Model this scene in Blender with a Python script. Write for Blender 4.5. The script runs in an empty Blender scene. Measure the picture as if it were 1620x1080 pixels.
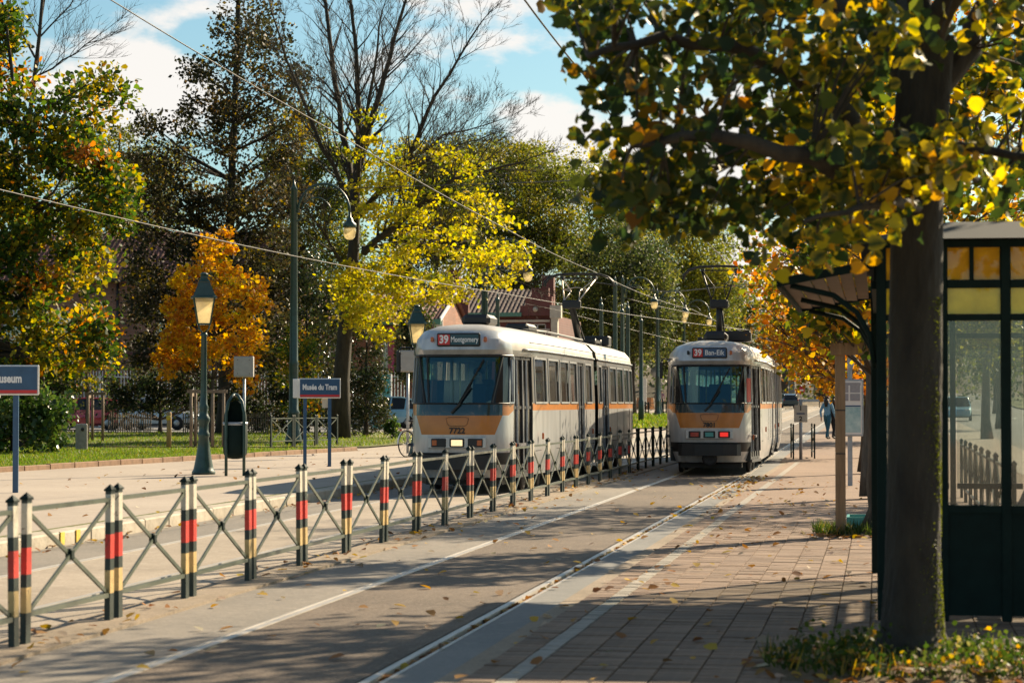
import bpy, bmesh, math, random
import numpy as np
from mathutils import Vector, Matrix, Euler
R_ = math.radians
SC = bpy.context.scene
COL = SC.collection
# ---------------------------------------------------------------- camera
FPX, HY, VPX, CH = 3825.0, 637.0, 1388.0, 1.53          # focal (px of 1620), horizon row, track vanishing column, eye height
TILT = math.atan((HY - 540) / FPX)
_d = ((VPX - 810) / FPX, (540 - HY) / FPX, 1.0)
_c, _s = math.cos(TILT), math.sin(TILT)
YAW = math.atan2(_d[0], _c * _d[2] - _s * _d[1])
cam = bpy.data.cameras.new('camera')
cam.lens = FPX / 1620 * 36; cam.sensor_width = 36; cam.sensor_fit = 'HORIZONTAL'
cam.clip_start = 0.1; cam.clip_end = 3000
cam.dof.use_dof = True; cam.dof.focus_distance = 44; cam.dof.aperture_fstop = 4.5
cam_o = bpy.data.objects.new('camera', cam); COL.objects.link(cam_o)
cam_o.location = (0, 0, CH); cam_o.rotation_euler = (R_(90) + TILT, 0, YAW)
SC.camera = cam_o
# ---------------------------------------------------------------- light
SUN_AZ, SUN_EL = 33.0, 30.0          # degrees to the right of the tracks, degrees up
w = bpy.data.worlds.new('World'); SC.world = w; w.use_nodes = True
nt = w.node_tree; nt.nodes.clear()
def NN(t, **k):
    n = nt.nodes.new(t)
    for a, b in k.items(): setattr(n, a, b)
    return n
out = NN('ShaderNodeOutputWorld'); bg = NN('ShaderNodeBackground'); bg.inputs[1].default_value = 0.05
sky = NN('ShaderNodeTexSky', sky_type='NISHITA'); sky.sun_disc = False
sky.sun_elevation = R_(SUN_EL); sky.sun_rotation = R_(SUN_AZ); sky.air_density = 1.0; sky.dust_density = 1.0; sky.ozone_density = 2.0
tint = NN('ShaderNodeMix', data_type='RGBA', blend_type='MULTIPLY'); tint.inputs[0].default_value = 1
tint.inputs[7].default_value = (0.76, 0.98, 0.96, 1)
nt.links.new(sky.outputs[0], tint.inputs[6])
tc = NN('ShaderNodeTexCoord')
mp = NN('ShaderNodeMapping'); mp.inputs['Scale'].default_value = (9, 9, 20); mp.inputs['Location'].default_value = (3.1, 0.4, 1.7)
nt.links.new(tc.outputs['Generated'], mp.inputs[0])
no = NN('ShaderNodeTexNoise'); no.inputs['Scale'].default_value = 1.0; no.inputs['Detail'].default_value = 9; no.inputs['Roughness'].default_value = 0.58
nt.links.new(mp.outputs[0], no.inputs['Vector'])
def pix_dir(u, v):
    d = ((u - 810) / FPX, (540 - v) / FPX, 1.0)
    fw = _c * d[2] - _s * d[1]; up = _s * d[2] + _c * d[1]; r = d[0]
    return Vector((r * math.cos(YAW) - fw * math.sin(YAW), r * math.sin(YAW) + fw * math.cos(YAW), up))
nm = NN('ShaderNodeMath', operation='MULTIPLY_ADD'); nm.inputs[1].default_value = 1.9; nm.inputs[2].default_value = -0.47; nt.links.new(no.outputs[0], nm.inputs[0]); acc = nm.outputs[0]
for (u, v, rad, amt) in ((235, 125, 0.040, 0.26), (770, 40, 0.065, 0.50), (930, 260, 0.06, 0.36), (1130, 360, 0.045, 0.22), (60, 40, 0.02, 0.12), (640, 250, 0.03, 0.15)):
    dd = pix_dir(u, v).normalized()
    vs = NN('ShaderNodeVectorMath', operation='DISTANCE'); vs.inputs[1].default_value = dd
    nt.links.new(tc.outputs['Generated'], vs.inputs[0])
    mr = NN('ShaderNodeMapRange', interpolation_type='SMOOTHSTEP')
    mr.inputs[1].default_value = 0; mr.inputs[2].default_value = rad; mr.inputs[3].default_value = amt; mr.inputs[4].default_value = 0
    nt.links.new(vs.outputs['Value'], mr.inputs[0])
    ad = NN('ShaderNodeMath', operation='ADD'); nt.links.new(acc, ad.inputs[0]); nt.links.new(mr.outputs[0], ad.inputs[1]); acc = ad.outputs[0]
cr = NN('ShaderNodeMapRange', interpolation_type='SMOOTHSTEP'); cr.inputs[1].default_value = 0.56; cr.inputs[2].default_value = 0.74; cr.inputs[4].default_value = 0.92
nt.links.new(acc, cr.inputs[0])
cm = NN('ShaderNodeMix', data_type='RGBA'); cm.inputs[7].default_value = (8.6, 8.1, 7.6, 1)
nt.links.new(cr.outputs[0], cm.inputs[0]); nt.links.new(tint.outputs[2], cm.inputs[6])
nt.links.new(cm.outputs[2], bg.inputs[0]); nt.links.new(bg.outputs[0], out.inputs[0])
sl = bpy.data.lights.new('sun', 'SUN'); sl.energy = 5.0; sl.angle = R_(0.5); sl.color = (1.0, 0.82, 0.57)
so = bpy.data.objects.new('sun', sl); COL.objects.link(so)
_az, _el = R_(SUN_AZ), R_(SUN_EL)
SUND = Vector((math.sin(_az) * math.cos(_el), math.cos(_az) * math.cos(_el), math.sin(_el)))
so.rotation_euler = SUND.to_track_quat('Z', 'Y').to_euler()
so.location = (30, 40, 60)
vw = SC.view_settings; vw.view_transform = 'Standard'; vw.look = 'None'; vw.gamma = 1; vw.exposure = 1.25; vw.use_curve_mapping = False

# ---------------------------------------------------------------- pixel helpers (a pixel is a direction, its distance comes from what it touches)
def ground_h(y):
    h = 0.0
    if y > 80: h += 0.006 * (min(y, 240) - 80)
    if y > 240: h += 0.020 * (min(y, 420) - 240)
    return h
def G(u, v, z=0.0):
    d = pix_dir(u, v); t = (z - CH) / d.z
    return Vector((d.x * t, d.y * t, z))
def AY(u, v, y):
    d = pix_dir(u, v); t = y / d.y
    return Vector((d.x * t, y, CH + d.z * t))

# ---------------------------------------------------------------- materials
MATS = {}
def mat(name, col, rough=0.6, metal=0.0, var=0.0, scale=8.0, col2=None, bump=0.0, bscale=None, spec=0.5, coat=0.0, detail=6, rnd=0.0, emit=None, stretch=None):
    if name in MATS: return MATS[name]
    m = bpy.data.materials.new(name); m.use_nodes = True; t = m.node_tree; N = t.nodes; L = t.links
    b = N['Principled BSDF']
    b.inputs['Roughness'].default_value = rough; b.inputs['Metallic'].default_value = metal
    b.inputs['Specular IOR Level'].default_value = spec; b.inputs['Coat Weight'].default_value = coat
    c1 = (*col, 1); b.inputs['Base Color'].default_value = c1
    if emit: b.inputs['Emission Color'].default_value = (*emit[0], 1); b.inputs['Emission Strength'].default_value = emit[1]
    tcn = N.new('ShaderNodeTexCoord'); vec = tcn.outputs['Object']
    if stretch:
        mpn = N.new('ShaderNodeMapping'); mpn.inputs['Scale'].default_value = stretch; L.new(vec, mpn.inputs[0]); vec = mpn.outputs[0]
    src = None
    if var > 0 or col2:
        n = N.new('ShaderNodeTexNoise'); n.inputs['Scale'].default_value = scale; n.inputs['Detail'].default_value = detail; n.inputs['Roughness'].default_value = 0.65
        L.new(vec, n.inputs['Vector'])
        mr = N.new('ShaderNodeMapRange'); mr.inputs[1].default_value = 0.3; mr.inputs[2].default_value = 0.7; L.new(n.outputs[0], mr.inputs[0])
        mx = N.new('ShaderNodeMix'); mx.data_type = 'RGBA'; L.new(mr.outputs[0], mx.inputs[0])
        a = tuple(max(0, x * (1 - var)) for x in col); c2 = col2 if col2 else tuple(min(1, x * (1 + var)) for x in col)
        mx.inputs[6].default_value = (*a, 1); mx.inputs[7].default_value = (*c2, 1)
        src = mx.outputs[2]
    if rnd > 0:
        oi = N.new('ShaderNodeObjectInfo'); h = N.new('ShaderNodeHueSaturation')
        mr2 = N.new('ShaderNodeMapRange'); mr2.inputs[3].default_value = 1 - rnd; mr2.inputs[4].default_value = 1 + rnd
        L.new(oi.outputs['Random'], mr2.inputs[0]); L.new(mr2.outputs[0], h.inputs['Value'])
        if src: L.new(src, h.inputs['Color'])
        else: h.inputs['Color'].default_value = c1
        src = h.outputs[0]
    if src: L.new(src, b.inputs['Base Color'])
    if bump > 0:
        n2 = N.new('ShaderNodeTexNoise'); n2.inputs['Scale'].default_value = bscale or scale * 4; n2.inputs['Detail'].default_value = 5
        L.new(vec, n2.inputs['Vector'])
        bp = N.new('ShaderNodeBump'); bp.inputs['Strength'].default_value = bump; bp.inputs['Distance'].default_value = 0.02
        L.new(n2.outputs[0], bp.inputs['Height']); L.new(bp.outputs[0], b.inputs['Normal'])
    MATS[name] = m; return m
def ground_mat(name, c1, c2, c3, s1=0.5, s2=9, speck=0.25, bump=0.3, rough=0.85):
    """large stains + small mottling + grain"""
    m = bpy.data.materials.new(name); m.use_nodes = True; t = m.node_tree; N = t.nodes; L = t.links; b = N['Principled BSDF']
    b.inputs['Roughness'].default_value = rough; b.inputs['Specular IOR Level'].default_value = 0.35
    tcn = N.new('ShaderNodeTexCoord')
    def noise(sc, det, rg=0.6):
        n = N.new('ShaderNodeTexNoise'); n.inputs['Scale'].default_value = sc; n.inputs['Detail'].default_value = det; n.inputs['Roughness'].default_value = rg
        L.new(tcn.outputs['Object'], n.inputs['Vector']); return n.outputs[0]
    def mr(s, a, bb, lo=0, hi=1):
        r = N.new('ShaderNodeMapRange'); r.inputs[1].default_value = a; r.inputs[2].default_value = bb; r.inputs[3].default_value = lo; r.inputs[4].default_value = hi
        L.new(s, r.inputs[0]); return r.outputs[0]
    def mix(f, a, bb, mode='MIX'):
        x = N.new('ShaderNodeMix'); x.data_type = 'RGBA'; x.blend_type = mode
        if isinstance(f, float): x.inputs[0].default_value = f
        else: L.new(f, x.inputs[0])
        for i, q in ((6, a), (7, bb)):
            if isinstance(q, tuple): x.inputs[i].default_value = (*q, 1)
            else: L.new(q, x.inputs[i])
        return x.outputs[2]
    base = mix(mr(noise(s1, 5), 0.35, 0.65), c1, c2)
    base = mix(mr(noise(s2, 8, 0.7), 0.5, 0.75), base, c3)
    vo = N.new('ShaderNodeTexVoronoi'); vo.inputs['Scale'].default_value = 70; L.new(tcn.outputs['Object'], vo.inputs['Vector'])
    sp = mr(vo.outputs['Color'], 0.0, 1.0, 1 - speck, 1 + speck)
    cc = N.new('ShaderNodeCombineColor'); L.new(sp, cc.inputs[0]); L.new(sp, cc.inputs[1]); L.new(sp, cc.inputs[2])
    base = mix(1.0, base, cc.outputs[0], 'MULTIPLY')
    L.new(base, b.inputs['Base Color'])
    bp = N.new('ShaderNodeBump'); bp.inputs['Strength'].default_value = bump; bp.inputs['Distance'].default_value = 0.01
    L.new(noise(55, 4), bp.inputs['Height']); L.new(bp.outputs[0], b.inputs['Normal'])
    MATS[name] = m; return m
def leaf_mat(name, transl=0.5, rough=0.55):
    m = bpy.data.materials.new(name); m.use_nodes = True; t = m.node_tree; N = t.nodes; L = t.links; b = N['Principled BSDF']
    at = N.new('ShaderNodeAttribute'); at.attribute_name = 'col'
    L.new(at.outputs['Color'], b.inputs['Base Color']); b.inputs['Roughness'].default_value = rough; b.inputs['Specular IOR Level'].default_value = 0.3
    tr = N.new('ShaderNodeBsdfTranslucent')
    hs = N.new('ShaderNodeHueSaturation'); hs.inputs['Saturation'].default_value = 1.15; hs.inputs['Value'].default_value = 1.5
    L.new(at.outputs['Color'], hs.inputs['Color']); L.new(hs.outputs[0], tr.inputs[0])
    mx = N.new('ShaderNodeMixShader'); mx.inputs[0].default_value = transl
    L.new(b.outputs[0], mx.inputs[1]); L.new(tr.outputs[0], mx.inputs[2]); L.new(mx.outputs[0], N['Material Output'].inputs[0])
    MATS[name] = m; return m
def glass_mat(name, tint=(0.6, 0.75, 0.75), refl=0.12, rough=0.03, haze=0.0, hazecol=(0.6, 0.6, 0.55), transl=None, gcol=(1, 1, 1)):
    m = bpy.data.materials.new(name); m.use_nodes = True; t = m.node_tree; N = t.nodes; L = t.links
    for n in list(N):
        if n.type == 'BSDF_PRINCIPLED': N.remove(n)
    tr = N.new('ShaderNodeBsdfTransparent'); tr.inputs[0].default_value = (*tint, 1)
    gl = N.new('ShaderNodeBsdfGlossy'); gl.inputs['Roughness'].default_value = rough; gl.inputs[0].default_value = (*gcol, 1)
    lw = N.new('ShaderNodeLayerWeight'); pw = N.new('ShaderNodeMath'); pw.operation = 'POWER'; pw.inputs[1].default_value = 5.0; L.new(lw.outputs['Facing'], pw.inputs[0])
    mr = N.new('ShaderNodeMapRange'); mr.inputs[3].default_value = refl + 0.03; mr.inputs[4].default_value = 0.9; L.new(pw.outputs[0], mr.inputs[0])
    cur = tr.outputs[0]
    if haze > 0:
        df = N.new('ShaderNodeBsdfTranslucent' if transl else 'ShaderNodeBsdfDiffuse'); df.inputs[0].default_value = (*hazecol, 1)
        x = N.new('ShaderNodeMixShader')
        tcn = N.new('ShaderNodeTexCoord'); n = N.new('ShaderNodeTexNoise'); n.inputs['Scale'].default_value = 4; n.inputs['Detail'].default_value = 6
        L.new(tcn.outputs['Object'], n.inputs['Vector'])
        q = N.new('ShaderNodeMapRange'); q.inputs[1].default_value = 0.3; q.inputs[2].default_value = 0.75; q.inputs[3].default_value = haze * 0.6; q.inputs[4].default_value = min(1, haze * 1.5)
        L.new(n.outputs[0], q.inputs[0]); L.new(q.outputs[0], x.inputs[0])
        L.new(cur, x.inputs[1]); L.new(df.outputs[0], x.inputs[2]); cur = x.outputs[0]
    mx = N.new('ShaderNodeMixShader'); L.new(mr.outputs[0], mx.inputs[0]); L.new(cur, mx.inputs[1]); L.new(gl.outputs[0], mx.inputs[2])
    L.new(mx.outputs[0], N['Material Output'].inputs[0]); MATS[name] = m; return m

M = MATS
mat('dark_green', (0.005, 0.016, 0.013), 0.7, var=0.3, scale=6, spec=0.18)
mat('lamp_green', (0.015, 0.05, 0.042), 0.42, var=0.35, scale=9, bump=0.15, coat=0.2)
mat('black', (0.012, 0.013, 0.014), 0.5, var=0.3, scale=10)
mat('roof_dark', (0.006, 0.010, 0.010), 0.85, var=0.3, scale=5)
mat('rubber', (0.015, 0.015, 0.016), 0.8, var=0.3, scale=20)
mat('dark_iron', (0.03, 0.03, 0.032), 0.6, metal=0.3, var=0.4, scale=15)
mat('grey_metal', (0.42, 0.43, 0.43), 0.4, metal=0.6, var=0.12, scale=8)
mat('galv', (0.36, 0.39, 0.42), 0.5, metal=0.4, var=0.2, scale=10)
mat('box_grey', (0.36, 0.34, 0.31), 0.55, var=0.12, scale=5, bump=0.05)
mat('white_paint', (0.72, 0.71, 0.68), 0.5, var=0.12, scale=6)
mat('silver', (0.46, 0.47, 0.47), 0.30, metal=0.25, var=0.22, scale=3.0, coat=0.25, stretch=(1.5, 1.5, 0.25))
mat('tram_band', (0.17, 0.165, 0.155), 0.38, metal=0.2, var=0.2, scale=3, coat=0.2)
mat('roof_slate', (0.055, 0.03, 0.028), 0.85, var=0.4, scale=3, bump=0.3)
mat('tram_roof', (0.42, 0.39, 0.34), 0.42, metal=0.1, var=0.2, scale=2.5, coat=0.15)
mat('tram_orange', (0.48, 0.17, 0.022), 0.36, var=0.14, scale=3, coat=0.3)
mat('tram_front_dark', (0.008, 0.03, 0.038), 0.12, coat=0.6)
mat('tram_seat', (0.05, 0.05, 0.06), 0.8, var=0.2, scale=5)
mat('tram_inside', (0.24, 0.25, 0.23), 0.7, var=0.1, scale=3)
mat('red_lamp', (0.35, 0.02, 0.01), 0.25, coat=0.5)
mat('red_lamp_on', (0.5, 0.03, 0.02), 0.3, emit=((1, 0.03, 0.02), 0.3))
mat('orange_lamp', (0.42, 0.09, 0.015), 0.25, coat=0.5)
mat('head_lamp', (0.7, 0.6, 0.4), 0.3, col2=(0.9, 0.8, 0.55), var=.3, scale=30, emit=((1, 0.72, 0.36), 0.45))
mat('sign_red', (0.55, 0.03, 0.03), 0.4, var=0.05)
mat('sign_blue', (0.03, 0.085, 0.17), 0.35, var=0.15, scale=7)
mat('dest_teal', (0.01, 0.06, 0.085), 0.3)
mat('dest_blue', (0.03, 0.075, 0.17), 0.3)
mat('text_white', (0.78, 0.78, 0.76), 0.5)
mat('text_black', (0.02, 0.02, 0.02), 0.6)
mat('skin', (0.50, 0.29, 0.21), 0.55, var=0.08, scale=14)
mat('hair_dark', (0.02, 0.014, 0.01), 0.6)
mat('cloth_navy', (0.015, 0.025, 0.045), 0.85, var=0.2, scale=12)
mat('cloth_black', (0.015, 0.015, 0.017), 0.85, var=0.2, scale=12)
mat('cloth_blue', (0.16, 0.32, 0.45), 0.85, var=0.2, scale=12)
mat('cloth_teal', (0.02, 0.10, 0.15), 0.85, var=0.2, scale=12)
mat('cloth_brown', (0.16, 0.11, 0.075), 0.85, var=0.2, scale=12)
mat('cloth_mauve', (0.28, 0.16, 0.22), 0.85, var=0.2, scale=12)
mat('cloth_pink', (0.42, 0.22, 0.20), 0.85, var=0.2, scale=12)
mat('shoe', (0.02, 0.018, 0.016), 0.6)
mat('bark', (0.07, 0.055, 0.04), 0.9, col2=(0.13, 0.11, 0.085), var=0.3, scale=9, bump=0.9, bscale=30, stretch=(1, 1, 0.25))
mat('bark_dark', (0.03, 0.024, 0.018), 0.9, col2=(0.06, 0.05, 0.035), var=0.3, scale=9, bump=0.7, bscale=30, stretch=(1, 1, 0.25))
mat('twig', (0.075, 0.055, 0.04), 0.85, var=0.3, scale=5)
mat('wood', (0.27, 0.17, 0.09), 0.8, var=0.3, scale=5, bump=0.3, stretch=(4, 4, 0.4))
mat('wood_grey', (0.20, 0.15, 0.105), 0.85, var=0.35, scale=6, bump=0.3, stretch=(4, 4, 0.4))
mat('wood_pale', (0.34, 0.22, 0.10), 0.8, var=0.25, scale=6, stretch=(4, 4, 0.4))
mat('stone', (0.30, 0.28, 0.24), 0.85, var=0.25, scale=9, bump=0.3)
mat('kerb_stone', (0.36, 0.31, 0.24), 0.85, col2=(0.44, 0.39, 0.31), var=0.25, scale=5, bump=0.3, rnd=0.12)
mat('edging', (0.20, 0.12, 0.07), 0.9, var=0.3, scale=4, bump=0.3, rnd=0.1)
mat('paver', (0.150, 0.094, 0.062), 0.85, col2=(0.235, 0.158, 0.105), var=0.2, scale=14, bump=0.35, bscale=70, rnd=0.22)
mat('paver_white', (0.27, 0.245, 0.21), 0.8, var=0.2, scale=14, bump=0.3, rnd=0.1)
mat('yellow_paint', (0.62, 0.42, 0.04), 0.6, var=0.2, scale=12)
mat('rail_steel', (0.42, 0.39, 0.35), 0.5, metal=0.45, var=0.2, scale=3, stretch=(6, 0.6, 1))
mat('rail_rust', (0.035, 0.022, 0.014), 0.85, var=0.4, scale=9)
mat('car_red', (0.50, 0.02, 0.03), 0.3, coat=0.8)
mat('car_blue', (0.20, 0.42, 0.55), 0.3, coat=0.8)
mat('car_silver', (0.42, 0.48, 0.52), 0.32, metal=0.3, coat=0.8)
mat('car_dark', (0.03, 0.04, 0.05), 0.3, coat=0.8)
mat('car_white', (0.7, 0.7, 0.7), 0.3, coat=0.8)
mat('car_glass', (0.010, 0.014, 0.016), 0.12, spec=0.35)
mat('bridge_teal', (0.10, 0.30, 0.36), 0.6, var=0.25, scale=1)
mat('banner', (0.50, 0.03, 0.25), 0.6, col2=(0.45, 0.12, 0.1), var=0.3, scale=2)
mat('teal_panel', (0.08, 0.34, 0.32), 0.4, var=0.1)
mat('green_trim', (0.10, 0.25, 0.18), 0.5, var=0.15)
mat('wire', (0.05, 0.045, 0.04), 0.5, metal=0.5)
mat('wire_light', (0.55, 0.45, 0.36), 0.4, metal=0.6)
mat('cream', (0.55, 0.50, 0.40), 0.7, var=0.15, scale=5)
mat('interior_dark', (0.02, 0.025, 0.025), 0.8)
mat('map_paper', (0.72, 0.70, 0.68), 0.5, var=0.06, scale=6)
mat('map_blue', (0.25, 0.52, 0.58), 0.5, col2=(0.55, 0.68, 0.66), var=0.3, scale=5)
mat('poster_print', (0.5, 0.5, 0.52), 0.6, col2=(0.25, 0.24, 0.27), var=0.3, scale=45)
mat('awning', (0.26, 0.20, 0.155), 0.75, var=0.15, scale=5)
mat('leaf_litter_brown', (0.25, 0.12, 0.05), 0.8)
leaf_mat('leaf', 0.5); leaf_mat('leaf_near', 0.5, 0.45); leaf_mat('grass_blade', 0.45); leaf_mat('litter', 0.25, 0.8); leaf_mat('leaf_gloss', 0.3, 0.3)
glass_mat('glass_front', (0.50, 0.80, 0.82), 0.07, gcol=(0.45, 0.85, 0.92))
glass_mat('lamp_glass', (0.9, 0.82, 0.6), 0.05, haze=0.6, hazecol=(0.75, 0.66, 0.45), transl=True)
glass_mat('glass_side', (0.36, 0.40, 0.38), 0.16, haze=0.12, hazecol=(0.45, 0.40, 0.33))
glass_mat('glass_shelter', (0.88, 0.90, 0.88), 0.03, haze=0.09, hazecol=(0.5, 0.5, 0.47))
glass_mat('glass_amber', (0.85, 0.50, 0.05), 0.02, haze=0.7, hazecol=(1.0, 0.52, 0.03))
glass_mat('glass_yellow', (1.0, 0.85, 0.05), 0.02, haze=0.6, hazecol=(1.0, 0.84, 0.08))
glass_mat('glass_house', (0.04, 0.05, 0.05), 0.2)
ground_mat('asphalt', (0.215, 0.19, 0.16), (0.15, 0.137, 0.12), (0.26, 0.23, 0.195), 0.35, 7, 0.22)
ground_mat('trackbed', (0.095, 0.073, 0.055), (0.14, 0.107, 0.08), (0.19, 0.152, 0.117), 0.5, 11, 0.45, 0.6)
ground_mat('concrete', (0.19, 0.188, 0.18), (0.145, 0.147, 0.145), (0.24, 0.225, 0.205), 0.5, 8, 0.15)
ground_mat('sand_strip', (0.26, 0.205, 0.15), (0.19, 0.15, 0.105), (0.31, 0.25, 0.185), 0.8, 9, 0.25)
ground_mat('pale_paving', (0.37, 0.315, 0.26), (0.31, 0.26, 0.215), (0.42, 0.36, 0.30), 0.25, 4, 0.10)
ground_mat('left_bed', (0.34, 0.285, 0.225), (0.24, 0.20, 0.155), (0.39, 0.335, 0.27), 0.4, 6, 0.2)
ground_mat('brick_far', (0.22, 0.148, 0.105), (0.18, 0.12, 0.085), (0.26, 0.185, 0.135), 0.6, 12, 0.2)
ground_mat('road_grey', (0.16, 0.16, 0.155), (0.20, 0.195, 0.185), (0.23, 0.22, 0.21), 0.2, 5, 0.2)
ground_mat('lawn_soil', (0.085, 0.10, 0.025), (0.12, 0.13, 0.03), (0.17, 0.12, 0.05), 0.25, 3, 0.4, 0.8)
ground_mat('earth', (0.17, 0.12, 0.07), (0.13, 0.10, 0.055), (0.21, 0.15, 0.085), 0.3, 4, 0.3, 0.6)
ground_mat('hill', (0.07, 0.055, 0.03), (0.10, 0.075, 0.04), (0.05, 0.05, 0.02), 0.05, 0.6, 0.4, 0.8)

def wall_brick_mat(name, c1, c2, mortar):
    m = bpy.data.materials.new(name); m.use_nodes = True; t = m.node_tree; N = t.nodes; L = t.links; b = N['Principled BSDF']; b.inputs['Roughness'].default_value = 0.85
    tcn = N.new('ShaderNodeTexCoord'); mpn = N.new('ShaderNodeMapping'); mpn.inputs['Rotation'].default_value = (R_(90), 0, 0); L.new(tcn.outputs['Object'], mpn.inputs[0])
    bt = N.new('ShaderNodeTexBrick'); bt.inputs['Scale'].default_value = 1.0; bt.inputs['Brick Width'].default_value = 0.23; bt.inputs['Row Height'].default_value = 0.075; bt.inputs['Mortar Size'].default_value = 0.009
    bt.inputs['Color1'].default_value = (*c1, 1); bt.inputs['Color2'].default_value = (*c2, 1); bt.inputs['Mortar'].default_value = (*mortar, 1)
    L.new(mpn.outputs[0], bt.inputs['Vector'])
    n = N.new('ShaderNodeTexNoise'); n.inputs['Scale'].default_value = 0.7; n.inputs['Detail'].default_value = 6; L.new(tcn.outputs['Object'], n.inputs['Vector'])
    mr = N.new('ShaderNodeMapRange'); mr.inputs[1].default_value = .3; mr.inputs[2].default_value = .7; mr.inputs[3].default_value = .7; mr.inputs[4].default_value = 1.2; L.new(n.outputs[0], mr.inputs[0])
    h = N.new('ShaderNodeHueSaturation'); L.new(bt.outputs[0], h.inputs['Color']); L.new(mr.outputs[0], h.inputs['Value']); L.new(h.outputs[0], b.inputs['Base Color'])
    MATS[name] = m
wall_brick_mat('brick_red', (0.28, 0.105, 0.06), (0.22, 0.085, 0.05), (0.26, 0.2, 0.15))
wall_brick_mat('brick_dark', (0.17, 0.05, 0.04), (0.13, 0.04, 0.035), (0.15, 0.08, 0.07))
mat('roof_tile', (0.13, 0.048, 0.036), 0.85, var=0.4, scale=3, bump=0.3)

def bands_mat():
    """painted bands on the barrier posts: height decides the paint"""
    m = bpy.data.materials.new('post_bands'); m.use_nodes = True; t = m.node_tree; N = t.nodes; L = t.links; b = N['Principled BSDF']; b.inputs['Roughness'].default_value = 0.42
    tcn = N.new('ShaderNodeTexCoord'); sp = N.new('ShaderNodeSeparateXYZ'); L.new(tcn.outputs['Object'], sp.inputs[0])
    dv = N.new('ShaderNodeMath'); dv.operation = 'DIVIDE'; dv.inputs[1].default_value = 0.95; L.new(sp.outputs[2], dv.inputs[0])
    r = N.new('ShaderNodeValToRGB'); r.color_ramp.interpolation = 'CONSTANT'; e = r.color_ramp.elements
    dk = (0.016, 0.03, 0.026, 1)
    stops = [(0, dk), (0.20, (0.56, 0.39, 0.16, 1)), (0.37, dk), (0.455, (0.62, 0.035, 0.02, 1)), (0.63, dk), (0.72, (0.60, 0.545, 0.44, 1)), (0.925, dk)]
    e[0].position = 0; e[0].color = dk; e[1].position = stops[1][0]; e[1].color = stops[1][1]
    for p, c in stops[2:]:
        k = e.new(p); k.color = c
    L.new(dv.outputs[0], r.inputs[0])
    n = N.new('ShaderNodeTexNoise'); n.inputs['Scale'].default_value = 14; n.inputs['Detail'].default_value = 6; L.new(tcn.outputs['Object'], n.inputs['Vector'])
    mr = N.new('ShaderNodeMapRange'); mr.inputs[1].default_value = .3; mr.inputs[2].default_value = .7; mr.inputs[3].default_value = .78; mr.inputs[4].default_value = 1.08; L.new(n.outputs[0], mr.inputs[0])
    h = N.new('ShaderNodeHueSaturation'); L.new(r.outputs[0], h.inputs['Color']); L.new(mr.outputs[0], h.inputs['Value'])
    oi = N.new('ShaderNodeObjectInfo'); va = N.new('ShaderNodeVectorMath'); va.operation = 'ADD'; sc_ = N.new('ShaderNodeVectorMath'); sc_.operation = 'SCALE'; sc_.inputs['Scale'].default_value = 0.3
    L.new(oi.outputs['Location'], sc_.inputs[0]); L.new(tcn.outputs['Object'], va.inputs[0]); L.new(sc_.outputs[0], va.inputs[1])
    n3 = N.new('ShaderNodeTexNoise'); n3.inputs['Scale'].default_value = 26; n3.inputs['Detail'].default_value = 7; n3.inputs['Roughness'].default_value = .7; L.new(va.outputs[0], n3.inputs['Vector'])
    m3 = N.new('ShaderNodeMapRange'); m3.inputs[1].default_value = .60; m3.inputs[2].default_value = .66; L.new(n3.outputs[0], m3.inputs[0])
    cx = N.new('ShaderNodeMix'); cx.data_type = 'RGBA'; cx.inputs[7].default_value = (0.05, 0.035, 0.025, 1); L.new(m3.outputs[0], cx.inputs[0]); L.new(h.outputs[0], cx.inputs[6]); L.new(cx.outputs[2], b.inputs['Base Color'])
    MATS['post_bands'] = m
bands_mat()
mat('barrier_green', (0.07, 0.085, 0.06), 0.4, var=0.3, scale=7, coat=0.2)

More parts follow.
